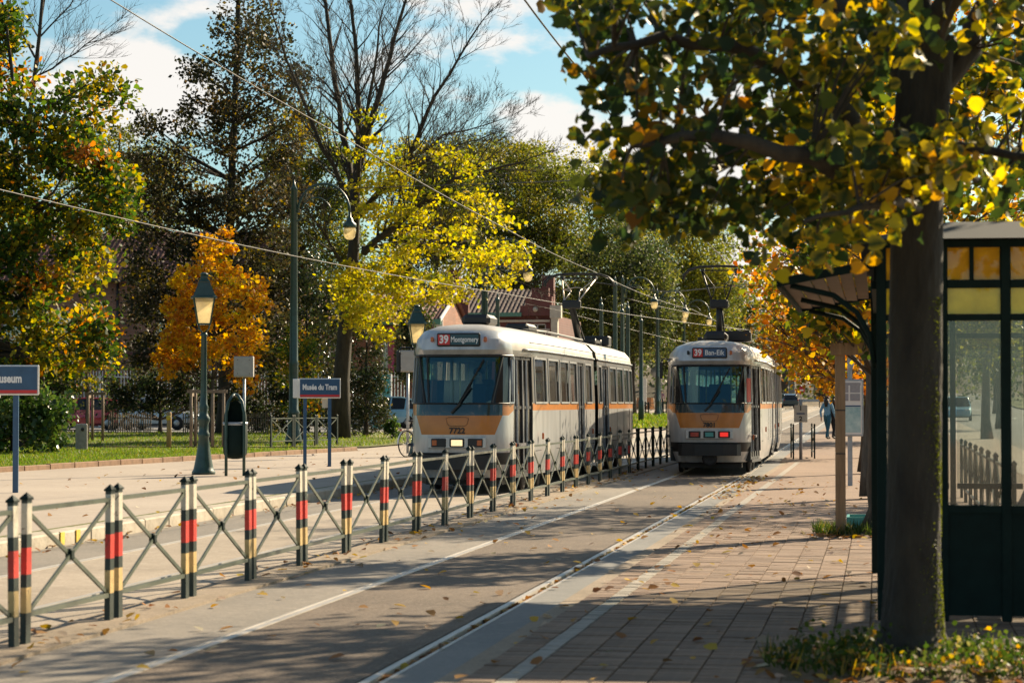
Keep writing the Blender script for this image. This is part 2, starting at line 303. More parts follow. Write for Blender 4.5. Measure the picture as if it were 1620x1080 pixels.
# ---------------------------------------------------------------- mesh helpers
class MB:
    def __init__(s): s.v = []; s.f = []; s.mi = []; s.sm = []
    def add(s, vs, fs, mi=0, sm=False):
        o = len(s.v); s.v += [tuple(p) for p in vs]
        for f in fs: s.f.append(tuple(i + o for i in f)); s.mi.append(mi); s.sm.append(sm)
        return s
    def box(s, c, d, rot=None, mi=0, bev=0.0):
        x, y, z = d[0] / 2, d[1] / 2, d[2] / 2
        if bev > 0 and bev < min(x, y, z):
            b = bev; vs = []
            for sx in (-1, 1):
                for sy in (-1, 1):
                    for sz in (-1, 1):
                        vs += [(sx * (x - b), sy * (y - b), sz * z), (sx * (x - b), sy * y, sz * (z - b)), (sx * x, sy * (y - b), sz * (z - b))]
            def I(sx, sy, sz, k): return (((sx > 0) * 4 + (sy > 0) * 2 + (sz > 0)) * 3) + k
            fs = []
            for a in (-1, 1):
                fs.append([I(-1, -1, a, 0), I(1, -1, a, 0), I(1, 1, a, 0), I(-1, 1, a, 0)][::a])
                fs.append([I(-1, a, -1, 1), I(-1, a, 1, 1), I(1, a, 1, 1), I(1, a, -1, 1)][::a])
                fs.append([I(a, -1, -1, 2), I(a, 1, -1, 2), I(a, 1, 1, 2), I(a, -1, 1, 2)][::a])
            for sy in (-1, 1):
                for sz in (-1, 1): fs.append([I(-1, sy, sz, 0), I(1, sy, sz, 0), I(1, sy, sz, 1), I(-1, sy, sz, 1)][::-sy * sz])
            for sx in (-1, 1):
                for sz in (-1, 1): fs.append([I(sx, -1, sz, 0), I(sx, 1, sz, 0), I(sx, 1, sz, 2), I(sx, -1, sz, 2)][::sx * sz])
                for sy in (-1, 1): fs.append([I(sx, sy, -1, 1), I(sx, sy, 1, 1), I(sx, sy, 1, 2), I(sx, sy, -1, 2)][::-sx * sy])
                for sy in (-1, 1):
                    for sz in (-1, 1): fs.append([I(sx, sy, sz, 0), I(sx, sy, sz, 1), I(sx, sy, sz, 2)])
        else:
            vs = [(a, b, c2) for a in (-x, x) for b in (-y, y) for c2 in (-z, z)]
            fs = [(0, 1, 3, 2), (4, 6, 7, 5), (0, 4, 5, 1), (2, 3, 7, 6), (0, 2, 6, 4), (1, 5, 7, 3)]
        if rot is not None:
            mtx = rot if isinstance(rot, Matrix) else Euler(rot).to_matrix()
            vs = [mtx @ Vector(p) for p in vs]
        return s.add([(p[0] + c[0], p[1] + c[1], p[2] + c[2]) for p in vs], fs, mi)
    def bar(s, a, b, wd, h=None, mi=0, up=(0, 0, 1)):
        a, b = Vector(a), Vector(b); h = h or wd; d = b - a; L = d.length
        if L < 1e-6: return s
        y = d / L; u = Vector(up)
        if abs(y.dot(u)) > 0.99: u = Vector((1, 0, 0))
        x = y.cross(u).normalized(); z = x.cross(y)
        m = Matrix((x, y, z)).transposed()
        return s.box((a + b) / 2, (wd, L, h), m, mi)
    def tube(s, pts, r, n=6, mi=0, cap=True, sm=True):
        pts = [Vector(p) for p in pts]; k = len(pts)
        rs = r if isinstance(r, (list, tuple)) else [r] * k
        vs = []; prev = None
        for i, p in enumerate(pts):
            t = (pts[min(i + 1, k - 1)] - pts[max(i - 1, 0)])
            if t.length < 1e-9: t = Vector((0, 0, 1))
            t.normalize()
            if prev is None:
                u = Vector((1, 0, 0)) if abs(t.x) < 0.8 else Vector((0, 1, 0))
            else: u = prev
            u = (u - t * u.dot(t)).normalized(); prev = u; vv = t.cross(u)
            for j in range(n):
                a = 2 * math.pi * j / n
                vs.append(p + (u * math.cos(a) + vv * math.sin(a)) * rs[i])
        fs = [(i * n + j, i * n + (j + 1) % n, (i + 1) * n + (j + 1) % n, (i + 1) * n + j) for i in range(k - 1) for j in range(n)]
        if cap and n > 2: fs += [tuple(range(n))[::-1], tuple((k - 1) * n + j for j in range(n))]
        return s.add(vs, fs, mi, sm)
    def lathe(s, prof, n=16, c=(0, 0, 0), mi=0, sm=True, axis='z', rot0=0.0):
        k = len(prof); vs = []
        for (r, z) in prof:
            for j in range(n):
                a = 2 * math.pi * j / n + rot0; p = (r * math.cos(a), r * math.sin(a), z)
                if axis == 'x': p = (p[2], p[0], p[1])
                if axis == 'y': p = (p[0], p[2], p[1])
                vs.append((p[0] + c[0], p[1] + c[1], p[2] + c[2]))
        fs = [(i * n + j, i * n + (j + 1) % n, (i + 1) * n + (j + 1) % n, (i + 1) * n + j) for i in range(k - 1) for j in range(n)]
        fs += [tuple(range(n))[::-1], tuple((k - 1) * n + j for j in range(n))]
        if axis == 'y': fs = [f[::-1] for f in fs]
        return s.add(vs, fs, mi, sm)
    def prism(s, poly, a, b, axis='y', mi=0):
        """poly (p,q) extruded from a to b along axis"""
        n = len(poly)
        def P(p, q, t): return {'y': (p, t, q), 'x': (t, p, q), 'z': (p, q, t)}[axis]
        vs = [P(p, q, a) for p, q in poly] + [P(p, q, b) for p, q in poly]
        fs = [tuple(range(n)), tuple(range(n, 2 * n))[::-1]] + [(i, n + i, n + (i + 1) % n, (i + 1) % n) for i in range(n)]
        return s.add(vs, fs, mi)
    def sphere(s, c, r, n=10, m=7, mi=0):
        rx, ry, rz = r if isinstance(r, (tuple, list)) else (r, r, r)
        prof = [(math.sin(math.pi * i / m), -math.cos(math.pi * i / m)) for i in range(m + 1)]
        vs = []
        for (q, z) in prof:
            for j in range(n):
                a = 2 * math.pi * j / n; vs.append((c[0] + rx * max(q, 1e-3) * math.cos(a), c[1] + ry * max(q, 1e-3) * math.sin(a), c[2] + rz * z))
        fs = [(i * n + j, i * n + (j + 1) % n, (i + 1) * n + (j + 1) % n, (i + 1) * n + j) for i in range(m) for j in range(n)]
        return s.add(vs, fs, mi, True)
    def mesh(s, name, mats):
        me = bpy.data.meshes.new(name); me.from_pydata(s.v, [], s.f)
        for q in (mats if isinstance(mats, (list, tuple)) else [mats]): me.materials.append(M[q] if isinstance(q, str) else q)
        me.polygons.foreach_set('material_index', s.mi); me.polygons.foreach_set('use_smooth', s.sm); me.update(); return me
    def build(s, name, mats, parent=None, fix=True):
        me = s.mesh(name, mats)
        if fix:
            bm = bmesh.new(); bm.from_mesh(me); bmesh.ops.recalc_face_normals(bm, faces=bm.faces); bm.to_mesh(me); bm.free()
        return link(name, me, parent)
def link(name, me, parent=None):
    o = bpy.data.objects.new(name, me); COL.objects.link(o)
    if parent is not None: o.parent = parent
    return o
def tag(o, label=None, cat=None, group=None, kind=None):
    if label: o['label'] = label
    if cat: o['category'] = cat
    if group: o['group'] = group
    if kind: o['kind'] = kind
    return o
def thing(name, label, cat, loc=(0, 0, 0), rz=0.0, group=None):
    o = bpy.data.objects.new(name, None); COL.objects.link(o); o.location = loc; o.rotation_euler = (0, 0, rz); o.empty_display_size = 0.2
    return tag(o, label, cat, group)
def copy_tree(o, parent=None):
    c = o.copy(); COL.objects.link(c); c.parent = parent
    for ch in list(o.children): copy_tree(ch, c)
    return c
def text_mesh(name, body, size, material, parent, loc, rot, align='CENTER', bold=0.0, ext=0.002, sx=1.0):
    cu = bpy.data.curves.new(name, 'FONT'); cu.body = body; cu.size = size; cu.align_x = align; cu.align_y = 'CENTER'; cu.offset = bold; cu.extrude = ext; cu.resolution_u = 3
    tmp = bpy.data.objects.new(name, cu); COL.objects.link(tmp)
    dg = bpy.context.evaluated_depsgraph_get(); me = bpy.data.meshes.new_from_object(tmp.evaluated_get(dg)); bpy.data.objects.remove(tmp); bpy.data.curves.remove(cu)
    me.materials.clear(); me.materials.append(M[material]); me.name = name
    o = link(name, me, parent); o.location = loc; o.rotation_euler = rot; o.scale = (sx, 1, 1); return o
def lerp(a, b, t): return a + (b - a) * t

ORD = ['first', 'second', 'third', 'fourth', 'fifth', 'sixth', 'seventh', 'eighth', 'ninth', 'tenth', 'eleventh', 'twelfth', 'thirteenth', 'fourteenth', 'fifteenth', 'sixteenth', 'seventeenth', 'eighteenth', 'nineteenth', 'twentieth', 'twenty-first', 'twenty-second', 'twenty-third', 'twenty-fourth', 'twenty-fifth', 'twenty-sixth', 'twenty-seventh']
# ================================================================ setting
def struct(o, label=None): o['kind'] = 'structure'; return o
def bend(y):
    return -0.014 * (min(max(y, 50), 75) - 50)
def YS(y0, y1, step=6): 
    n = max(1, int((y1 - y0) / step)); return [y0 + (y1 - y0) * i / n for i in range(n + 1)]
def strip(name, xl, xr, y0, y1, z, material, step=5, th=0.0):
    fx = (lambda q: q if callable(q) else (lambda y: q))
    a, b = fx(xl), fx(xr); mb = MB(); ys = YS(y0, y1, step); vs = []; fs = []
    for y in ys: vs += [(a(y), y, ground_h(y) + z), (b(y), y, ground_h(y) + z)]
    for i in range(len(ys) - 1): fs.append((2 * i, 2 * i + 1, 2 * i + 3, 2 * i + 2))
    if th:
        o = len(vs); vs += [(p[0], p[1], p[2] - th) for p in vs[:o]]; k = len(ys)
        for i in range(k - 1):
            fs += [(2 * i, 2 * i + 2, o + 2 * i + 2, o + 2 * i), (2 * i + 1, o + 2 * i + 1, o + 2 * i + 3, 2 * i + 3)]
        fs += [(0, o, o + 1, 1), (2 * k - 2, 2 * k - 1, o + 2 * k - 1, o + 2 * k - 2)]
    mb.add(vs, fs)
    return struct(mb.build(name, material))
# base ground sheet to the horizon
mb = MB(); xs = [-900, -300, -120, -60, -30, -15, 0, 15, 30, 60, 120, 300, 900]; ys = [-60, 0, 40, 80, 100, 130, 160, 200, 240, 280, 320, 360, 420, 700, 1400]
vs = [(x, y, ground_h(y) - 0.06) for y in ys for x in xs]; n = len(xs)
mb.add(vs, [(j * n + i, j * n + i + 1, (j + 1) * n + i + 1, (j + 1) * n + i) for j in range(len(ys) - 1) for i in range(n - 1)])
struct(mb.build('ground', 'earth'))
TL, TR, T2L, T2R = -4.20, -2.755, -7.655, -6.205          # rail centre lines
nb = lambda x: (lambda y: x + bend(y))
strip('asphalt_strip', -5.06, nb(TL - 0.05), 4, 250, 0.0, 'asphalt')
strip('track_bed', nb(TL + 0.05), nb(TR - 0.075), 4, 250, 0.0, 'trackbed')
strip('concrete_strip', nb(TR + 0.080), -2.40, 4, 62, 0.0, 'concrete')
strip('track_margin', nb(TR + 0.080), nb(-2.30), 62, 250, 0.0, 'concrete')
strip('edge_strip', -2.40, -2.25, 4, 62, 0.006, 'sand_strip', th=0.03)
strip('fence_footing', -5.52, -5.06, 4, 66, 0.022, 'sand_strip', th=0.1)
strip('far_track_margin', -5.52, -5.06, 66, 250, 0.0, 'asphalt')
strip('far_track_bed', T2R + 0.080, -5.52, 4, 250, -0.004, 'left_bed')
strip('left_track_bed', T2L + 0.05, T2R - 0.05, 4, 250, -0.004, 'left_bed')
strip('left_track_margin', -8.67, T2L - 0.05, 4, 250, -0.004, 'asphalt')
# rails: grooved profile
def rail(name, x0, right=True, bendy=True, z=0.0):
    s = 1 if right else -1
    prof = [(-0.05, -0.03), (-0.05, 0.006), (0.000, 0.006), (0.002, -0.032), (0.054, -0.032), (0.056, 0.003), (0.080, 0.003), (0.080, -0.03)]
    if not right: prof = [(-0.05, -0.03), (-0.05, 0.003), (-0.035, 0.003), (-0.03, -0.02), (-0.012, -0.02), (-0.008, 0.006), (0.05, 0.006), (0.05, -0.03)]
    ys = YS(4, 250, 3); vs = []; k = len(prof); mb = MB()
    for y in ys:
        for (px, pz) in prof: vs.append((x0 + px + (bend(y) if bendy else 0), y, ground_h(y) + pz + z))
    for i in range(len(ys) - 1):
        for j in range(k - 1):
            mi = 1 if abs(prof[j][1] - prof[j + 1][1]) < 1e-4 and prof[j][1] < -0.01 else 0
            mb.add([vs[i * k + j], vs[i * k + j + 1], vs[(i + 1) * k + j + 1], vs[(i + 1) * k + j]], [(0, 1, 2, 3)], mi)
    return struct(mb.build(name, ['rail_steel', 'rail_rust'], fix=False))
rail('tram_rail', TR, True); rail('tram_rail', TL, False)
rail('tram_rail', T2R, True, False, -0.004); rail('tram_rail', T2L, False, False, -0.004)
# ---- right-hand platform of stacked brick pavers
plat = strip('platform', -2.25, 3.0, 4, 31.0, 0.010, 'sand_strip')
strip('platform_far', -2.25, 3.0, 31.0, 62, 0.022, 'brick_far')
strip('platform_end', nb(-2.30), 3.0, 62, 140, 0.022, 'brick_far')
strip('platform_line', -2.06, -1.94, 31.0, 62, 0.027, 'paver_white')
rng = random.Random(5)
cols = [(-2.25, -2.06, 0), (-2.06, -1.94, 1)]
x = -1.94
while x < 2.7: cols.append((x, x + 0.236, 0)); x += 0.236
PH = 0.118; bricks = []
TREE0 = (0.20, 14.07)
for (a, b, wline) in cols:
    y = 12.7 + rng.random() * PH * 0
    k = 0
    while y < 31.0 - PH:
        cx, cy = (a + b) / 2, y + PH / 2
        pit = abs(cx - TREE0[0]) < 0.78 and abs(cy - TREE0[1]) < 0.85
        pit2 = abs(cx - 0.0) < 0.55 and abs(cy - 28.1) < 0.6
        if not (pit or pit2): bricks.append((cx, cy, b - a, wline))
        y += PH
def brick_mesh(wd, material):
    m_ = MB().box((0, 0, 0), (wd - 0.010, PH - 0.008, 0.03), bev=0.004); return m_.mesh('brick', material)
bm_cache = {(0, 0): brick_mesh(0.236, 'paver'), (1, 0): brick_mesh(0.12, 'paver_white'), (2, 0): brick_mesh(0.19, 'paver')}
vis = [q for q in bricks if q[0] < 0.0 and q[1] > 13.05]; vis.sort(key=lambda q: q[1] - 0.15 * q[0])
near = set(vis[:300])
st = MB(); st_w = MB()
for q in bricks:
    dz = rng.uniform(-0.003, 0.003); tilt = (rng.uniform(-.012, .012), rng.uniform(-.008, .008), rng.uniform(-.01, .01))
    if q in near:
        key = (1, 0) if q[3] else ((2, 0) if q[2] < 0.2 else (0, 0))
        o = link('brick', bm_cache[key], plat); o.location = (q[0], q[1], 0.008 + dz); o.rotation_euler = tilt
    else:
        (st_w if q[3] else st).box((q[0], q[1], 0.008 + dz), (q[2] - 0.010, PH - 0.008, 0.03), tilt)
def rnd_brick_stuff(mbx, name, c1, c2):
    me = mbx.mesh(name, 'paver'); n = len(mbx.v) // 8
    r = np.random.default_rng(3); base = np.array(c1)[None, :] + (np.array(c2) - np.array(c1))[None, :] * r.random((n, 1)); base = base * r.uniform(.8, 1.2, (n, 1))
    colr = np.ones((n * 8, 4)); colr[:, :3] = np.repeat(base, 8, 0)
    at = me.attributes.new('col', 'FLOAT_COLOR', 'POINT'); at.data.foreach_set('color', colr.ravel().astype(np.float32))
    m_ = M['paver'].copy(); m_.name = name + '_clay'; nt_ = m_.node_tree; a = nt_.nodes.new('ShaderNodeAttribute'); a.attribute_name = 'col'
    b = nt_.nodes['Principled BSDF']; nt_.links.new(a.outputs['Color'], b.inputs['Base Color']); me.materials[0] = m_
    o = link(name, me, plat); o['kind'] = 'stuff'; return o
rnd_brick_stuff(st, 'paving', (0.150, 0.096, 0.066), (0.222, 0.150, 0.102)); rnd_brick_stuff(st_w, 'line_paving', (0.24, 0.215, 0.18), (0.30, 0.275, 0.235))
# soil in the tree pits
def mound(name, c, rx, ry, h, material, n=24, seed=1):
    r = random.Random(seed); mb = MB(); vs = [(c[0], c[1], c[2] + h)]
    for ring in (0.5, 0.85, 1.0):
        for j in range(n):
            a = 2 * math.pi * j / n; q = ring * (1 + r.uniform(-.08, .08)); vs.append((c[0] + rx * q * math.cos(a), c[1] + ry * q * math.sin(a), c[2] + h * (1 - ring ** 2) * r.uniform(.8, 1.2)))
    fs = [(0, 1 + j, 1 + (j + 1) % n) for j in range(n)]
    for k in range(2):
        for j in range(n): fs.append((1 + k * n + j, 1 + (k + 1) * n + j, 1 + (k + 1) * n + (j + 1) % n, 1 + k * n + (j + 1) % n))
    mb.add(vs, fs, 0, True); return struct(mb.build(name, material))
mound('ground_tree_pit', (TREE0[0], TREE0[1], 0.012), 0.95, 1.0, 0.07, 'earth')
mound('ground_stake_pit', (0.0, 28.1, 0.012), 0.65, 0.7, 0.08, 'earth', seed=2)
# ---- left platform
KX = -8.67
def lawn_edge(y):
    if y < 69.6: return -17.5 + (y - 46.6) * 0.107
    return -15.0 - (y - 69.6) * 0.09
strip('left_platform', lawn_edge, KX - 0.30, 4, 69.6, 0.13, 'pale_paving', 3)
strip('left_platform_far', -22, KX - 0.30, 69.6, 230, 0.13, 'pale_paving', 5)
kb = strip('kerb', KX - 0.28, KX - 0.02, 4, 130, 0.05, 'sand_strip', th=0.15)
km = MB().box((0, 0, 0), (0.30, 0.985, 0.24), bev=0.02).mesh('kerb_stone', 'kerb_stone')
for i in range(52):
    y = 14.5 + i; o = link('kerb_stone', km, kb); o.location = (KX - 0.15 + rng.uniform(-.006, .006), y, 0.025 + rng.uniform(-.004, .004)); o.rotation_euler = (rng.uniform(-.004, .004), rng.uniform(-.008, .008), rng.uniform(-.004, .004))
strip('kerb_far', KX - 0.30, KX, 66.0, 230, 0.145, 'stone', th=0.2)
for i, (u, v) in enumerate(((97, 852), (137, 848))):
    p = G(u, v, 0.07); o = MB().box((KX + 0.004, p.y, 0.075), (0.014, 0.13, 0.135)).build('kerb_mark', 'yellow_paint', kb)
strip('moss_line', KX - 0.42, KX - 0.32, 20, 60, 0.136, 'lawn_soil')
# lawn with its edging
strip('lawn', -80, lambda y: lawn_edge(y) - 0.12, 30, 69.0, 0.17, 'lawn_soil', 3)
strip('lawn_back', -80, -22.2, 73.2, 100, 0.17, 'lawn_soil', 4)
strip('lawn_path', -80, -22.0, 69.0, 73.2, 0.14, 'earth', 4)
strip('lawn_side', -22.2, -15.6, 73.2, 90, 0.17, 'lawn_soil', 4)
strip('parking_ground', -80, -22.2, 100, 118, 0.12, 'road_grey', 4)
ed = strip('lawn_kerb', lambda y: lawn_edge(y) - 0.10, lambda y: lawn_edge(y) - 0.02, 30, 69.5, 0.16, 'edging', 3, th=0.2)
em = MB().box((0, 0, 0), (0.12, 1.18, 0.22), bev=0.012).mesh('edging_stone', 'edging')
for i in range(25):
    y = 40 + i * 1.2; o = link('edging_stone', em, ed); o.location = (lawn_edge(y) - 0.06, y, 0.135 + rng.uniform(-.012, .012)); o.rotation_euler = (0, 0, -math.atan(0.107))
strip('median_lawn', -16.5, -9.2, 112, 168, 0.17, 'lawn_soil', 5, th=0.15)
# ---- street on the right, beyond the stop
strip('pavement', 3.0, 4.6, 4, 300, 0.03, 'pale_paving')
strip('road', 4.6, 13.5, 4, 330, 0.0, 'road_grey')
for i in range(18):
    mbx = MB(); y = 30 + i * 12; mbx.add([(8.95, y, ground_h(y) + .005), (9.1, y, ground_h(y) + .005), (9.1, y + 4, ground_h(y + 4) + .005), (8.95, y + 4, ground_h(y + 4) + .005)], [(0, 1, 2, 3)])
    struct(mbx.build('road_marking', 'white_paint'))
strip('verge', 13.5, 60, 4, 300, 0.10, 'lawn_soil', 6)
# distant rise behind everything
def hill(name, y0, x0, x1, hmax, dep, seed, material='hill'):
    r = random.Random(seed); nx, ny = 40, 8; vs = []
    ph = [r.uniform(0, 6.3) for _ in range(4)]
    for j in range(ny + 1):
        t = j / ny
        for i in range(nx + 1):
            x = x0 + (x1 - x0) * i / nx; prof = math.sin(min(1, t * 1.2) * math.pi / 2)
            hh = hmax * (0.75 + 0.2 * math.sin(x * 0.05 + ph[0]) + 0.1 * math.sin(x * 0.17 + ph[1])) * prof
            vs.append((x, y0 + dep * t, ground_h(y0) - 0.5 + hh + r.uniform(-.2, .2)))
    fs = [(j * (nx + 1) + i, j * (nx + 1) + i + 1, (j + 1) * (nx + 1) + i + 1, (j + 1) * (nx + 1) + i) for j in range(ny) for i in range(nx)]
    return struct(MB().add(vs, fs, 0, True).build(name, material))
hill('hill', 335, -260, 260, 13, 90, 4)
hill('embankment', 300, -60, -2, 3.6, 18, 8)
#=PART3
# ================================================================ barriers
PITCH = 1.878; FY0 = 14.50; FX = -5.30
def barrier_meshes(post_mat, L, hgt=0.95):
    d = {}
    d['post'] = MB().box((0, 0, hgt * 0.475), (0.040, 0.088, hgt * 0.95)).mesh('post', post_mat)
    cap = MB(); cap.box((0, 0, hgt * 0.955), (0.056, 0.106, 0.012))
    cap.add([(-.028, -.053, hgt * .962), (.028, -.053, hgt * .962), (.028, .053, hgt * .962), (-.028, .053, hgt * .962), (0, 0, hgt * 1.0)], [(0, 1, 4), (1, 2, 4), (2, 3, 4), (3, 0, 4)])
    d['cap'] = cap.mesh('cap', 'dark_green')
    e = L / 2 - 0.04; zt, zb = hgt * 0.885, hgt * 0.19
    d['top_rail'] = MB().bar((0, -e, zt), (0, e, zt), 0.03, 0.030).mesh('top_rail', 'barrier_green')
    d['bottom_rail'] = MB().bar((0, -e, zb), (0, e, zb), 0.03, 0.032).mesh('bottom_rail', 'barrier_green')
    d['brace_up'] = MB().bar((0.006, -e, zb + .02), (0.006, e, zt - .02), 0.014, 0.030).mesh('brace', 'barrier_green')
    d['brace_dn'] = MB().bar((-0.006, -e, zt - .02), (-0.006, e, zb + .02), 0.014, 0.030).mesh('brace', 'barrier_green')
    zc = (zt + zb) / 2
    d['hub'] = MB().box((0, 0, zc), (0.045, 0.075, 0.075), bev=0.01).mesh('hub', 'dark_green')
    return d
def barrier(d, L, loc, rz, label, group, name='crossing_barrier'):
    t = thing(name, label, 'barrier', loc, rz, group)
    for s in (-1, 1):
        p = link('post', d['post'], t); p.location = (0, s * (L / 2), 0)
        c = link('cap', d['cap'], p)
    for k, nm in (('top_rail', 'top_rail'), ('bottom_rail', 'bottom_rail'), ('brace_up', 'brace'), ('brace_dn', 'brace'), ('hub', 'hub')): link(nm, d[k], t)
    return t
LM = PITCH - 0.20
dA = barrier_meshes('post_bands', LM); dB = barrier_meshes('dark_green', LM)
rb = random.Random(2)
for k in range(-1, 26):
    yc = FY0 + PITCH * (k + 0.5); banded = k < 20
    i = k + 1
    if k == -1: lab = 'red and cream banded barrier panel cut off by the left edge of the photo'
    elif banded: lab = 'red and cream banded barrier panel, %s whole panel from the left edge' % ORD[k]
    else: lab = 'plain dark green barrier panel in the long row, %s after the red-banded posts end' % ORD[k - 20]
    t = barrier(dA if banded else dB, LM, (FX + rb.uniform(-.004, .004), yc, 0.018), rb.uniform(-.006, .006), lab, 'barriers along the tracks')
    t.rotation_euler = (rb.uniform(-.009, .009), rb.uniform(-.02, .02), rb.uniform(-.004, .004))
# short barrier on the lawn (three panels)
d3 = barrier_meshes('dark_green', 1.45, 1.0)
pa, pb = Vector((-18.36, 72.03, 0)), Vector((-17.25, 76.5, 0))
for i in range(3):
    q = pa.lerp(pb, (i + 0.5) / 3); dirv = (pb - pa)
    barrier(d3, 1.42, (q.x, q.y, 0.165), math.atan2(-dirv.x, dirv.y), 'small green cross-braced barrier on the lawn behind the stop sign, %s from the left' % ORD[i], 'lawn barriers')
# far barrier behind the left tram, short one by the right tram and one behind the shelter
d4 = barrier_meshes('dark_green', 1.7, 0.95)
for i in range(5):
    y = 166 + i * 1.9; pz = ground_h(y) + 0.15
    barrier(d4, 1.72, (-16.3 + i * 1.15, 166 + i * 0.9, pz), R_(-52), 'distant cross-braced barrier beyond the grass between the trams, %s from the left' % ORD[i], 'far barriers between the trams')
for i, (x, y) in enumerate(((-2.30, 66.4), (-1.75, 67.0))):
    barrier(d4, 1.72, (x, y, 0.022), R_(4), 'dark barrier panel beside the departing tram, %s the numbered plate' % ('left of' if i == 0 else 'right of'), 'barriers by the numbered plate')
for i in range(8):
    barrier(d4, 1.72, (1.32, 25.0 + i * 1.9, 0.022), 0, 'dark barrier seen through the shelter glass, %s along its row' % ORD[i], 'barriers behind the shelter')

# ================================================================ signs, lamps, small furniture
def sign_board(t, x0, x1, z0, z1, yoff, body, txt_x, size, align):
    cx, cz, wd, ht = (x0 + x1) / 2, (z0 + z1) / 2, x1 - x0, z1 - z0
    MB().box((cx, yoff, cz), (wd, 0.05, ht), bev=0.012).build('board_edge', 'white_paint', t)
    b = MB().box((cx, yoff - 0.028, cz), (wd - 0.05, 0.012, ht - 0.05)).build('board', 'sign_blue', t)
    MB().box((cx, yoff - 0.036, z0 + 0.055), (wd - 0.05, 0.008, 0.05)).build('red_stripe', 'sign_red', b)
    text_mesh('lettering', body, size, 'text_white', b, (txt_x, yoff - 0.037, cz + 0.02), (R_(90), 0, 0), align, 0.008 * size / 0.2, 0.002, 0.72)
# "Musée du Tram" with two posts; it stands 52 m away
b0 = G(481, 738, 0.13); b1 = G(520, 735.5, 0.13)
k = 52.6 / FPX
t = thing('stop_sign', 'blue stop sign reading Musée du Tram on two dark posts', 'sign', (b0.x, b0.y, 0.13), 0.30)
for xx in (0.02, 0.56): MB().box((xx, 0.035, 0.76), (0.075, 0.05, 1.52)).build('post', 'sign_blue', t)
sign_board(t, -0.12, 0.80, 1.50, 1.94, 0, 'Musée du Tram', 0.34, 0.165, 'CENTER')
MB().box((-0.03, 0.09, 1.72), (0.42, 0.07, 0.42), bev=0.01).build('rear_board', 'white_paint', t)
MB().box((0.46, 0.075, 1.42), (0.12, 0.05, 0.26)).build('label_plate', 'cream', t)
# left sign, cut by the photo's edge
b0 = G(24, 779, 0.13)
t = thing('stop_sign', 'blue museum stop sign cut off by the left edge of the photo', 'sign', (b0.x, b0.y, 0.13), 0.22)
for xx in (0.0, -0.62): MB().box((xx, 0.035, 0.76), (0.085, 0.06, 1.52)).build('post', 'sign_blue', t)
sign_board(t, -0.92, 0.36, 1.52, 1.99, 0, 'Trammuseum', 0.10, 0.185, 'RIGHT')

def lantern(loc, label, sc=1.0, hgt=4.25):
    t = thing('street_lantern', label, 'lantern', loc, 0.3, 'classical lanterns')
    p = MB(); h = hgt
    p.lathe([(0.23, 0.0), (0.23, .05), (.2, .09), (.185, .16), (.15, .34), (.125, .5), (.10, .72), (.115, .74), (.115, .80), (.095, .84), (.09, .98), (.12, 1.05), (.125, 1.1), (.09, 1.16), (.075, 1.25), (.095, 1.32), (.07, 1.38), (.062, 1.6), (.055, h - 1.25), (.075, h - 1.22), (.05, h - 1.17)], 20)
    p.build('column', 'lamp_green', t)
    br = MB()
    for i in range(4):
        a = math.pi / 4 + i * math.pi / 2
        br.tube([(0.04 * math.cos(a), 0.04 * math.sin(a), h - 1.18), (.13 * math.cos(a), .13 * math.sin(a), h - 1.10), (.155 * math.cos(a), .155 * math.sin(a), h - 1.0)], 0.013, 5)
    br.build('bracket', 'lamp_green', t)
    g = MB().lathe([(0.165, h - 1.0), (0.275, h - .50)], 4, rot0=math.pi / 4, sm=False).build('lamp_glass', 'lamp_glass', t)
    f = MB()
    for i in range(4):
        a = math.pi / 4 + i * math.pi / 2
        f.bar((.17 * math.cos(a), .17 * math.sin(a), h - 1.0), (.28 * math.cos(a), .28 * math.sin(a), h - .5), 0.022)
    f.lathe([(.185, h - 1.02), (.185, h - .99)], 4, rot0=math.pi / 4, sm=False)
    f.build('frame', 'lamp_green', t)
    r = MB().lathe([(.36, h - .50), (.36, h - .475), (.30, h - .45), (.155, h - .19), (.165, h - .17), (.13, h - .15), (.10, h - .11), (.10, h - .06), (.075, h - .05)], 4, rot0=math.pi / 4, sm=False)
    r.lathe([(.05, h - .05), (.09, h - .03), (.05, h), (.01, h + .01)], 10); r.build('cap', 'lamp_green', t)
    return t
b = G(322, 750, 0.13); lantern((b.x, b.y, 0.13), 'classical green street lantern beside the round litter bin', hgt=3.95)
b = G(659, 722, 0.13); lantern((b.x, b.y, 0.13), 'classical green street lantern with the bicycle leaning on it', hgt=3.95)

# litter bin
b = G(372, 752, 0.13)
t = thing('litter_bin', 'round dark green litter bin hung between two bent tube legs', 'bin', (b.x, b.y, 0.13), 0.25)
MB().lathe([(0.06, .32), (.17, .34), (.225, .42), (.235, .55), (.235, .98), (.225, 1.0)], 24).build('bin_body', 'dark_green', t)
MB().lathe([(.24, .97), (.24, 1.03), (.228, 1.03)], 24).build('rim', 'galv', t)
hd = MB(); vs = []; fs = []
nn = 16
for j in range(nn + 1):
    a = R_(-20) + R_(220) * j / nn
    for i in range(6):
        e = math.pi / 2 * i / 5; vs.append((.228 * math.cos(a) * math.cos(e), .228 * math.sin(a) * math.cos(e), 1.03 + .42 * math.sin(e) if i else 1.03))
for j in range(nn):
    for i in range(5): fs.append((j * 6 + i, j * 6 + i + 1, (j + 1) * 6 + i + 1, (j + 1) * 6 + i))
hd.add(vs, fs, 0, True).build('hood', 'dark_green', t)
for s in (-1, 1):
    lg = MB().tube([(s * .17, -.20, 0), (s * .17, -.20, .5), (s * .17, -.22, 1.2), (s * .13, -.2, 1.42), (s * .05, -.12, 1.54), (0, 0, 1.56)], 0.03, 8).build('leg', 'lamp_green', t)
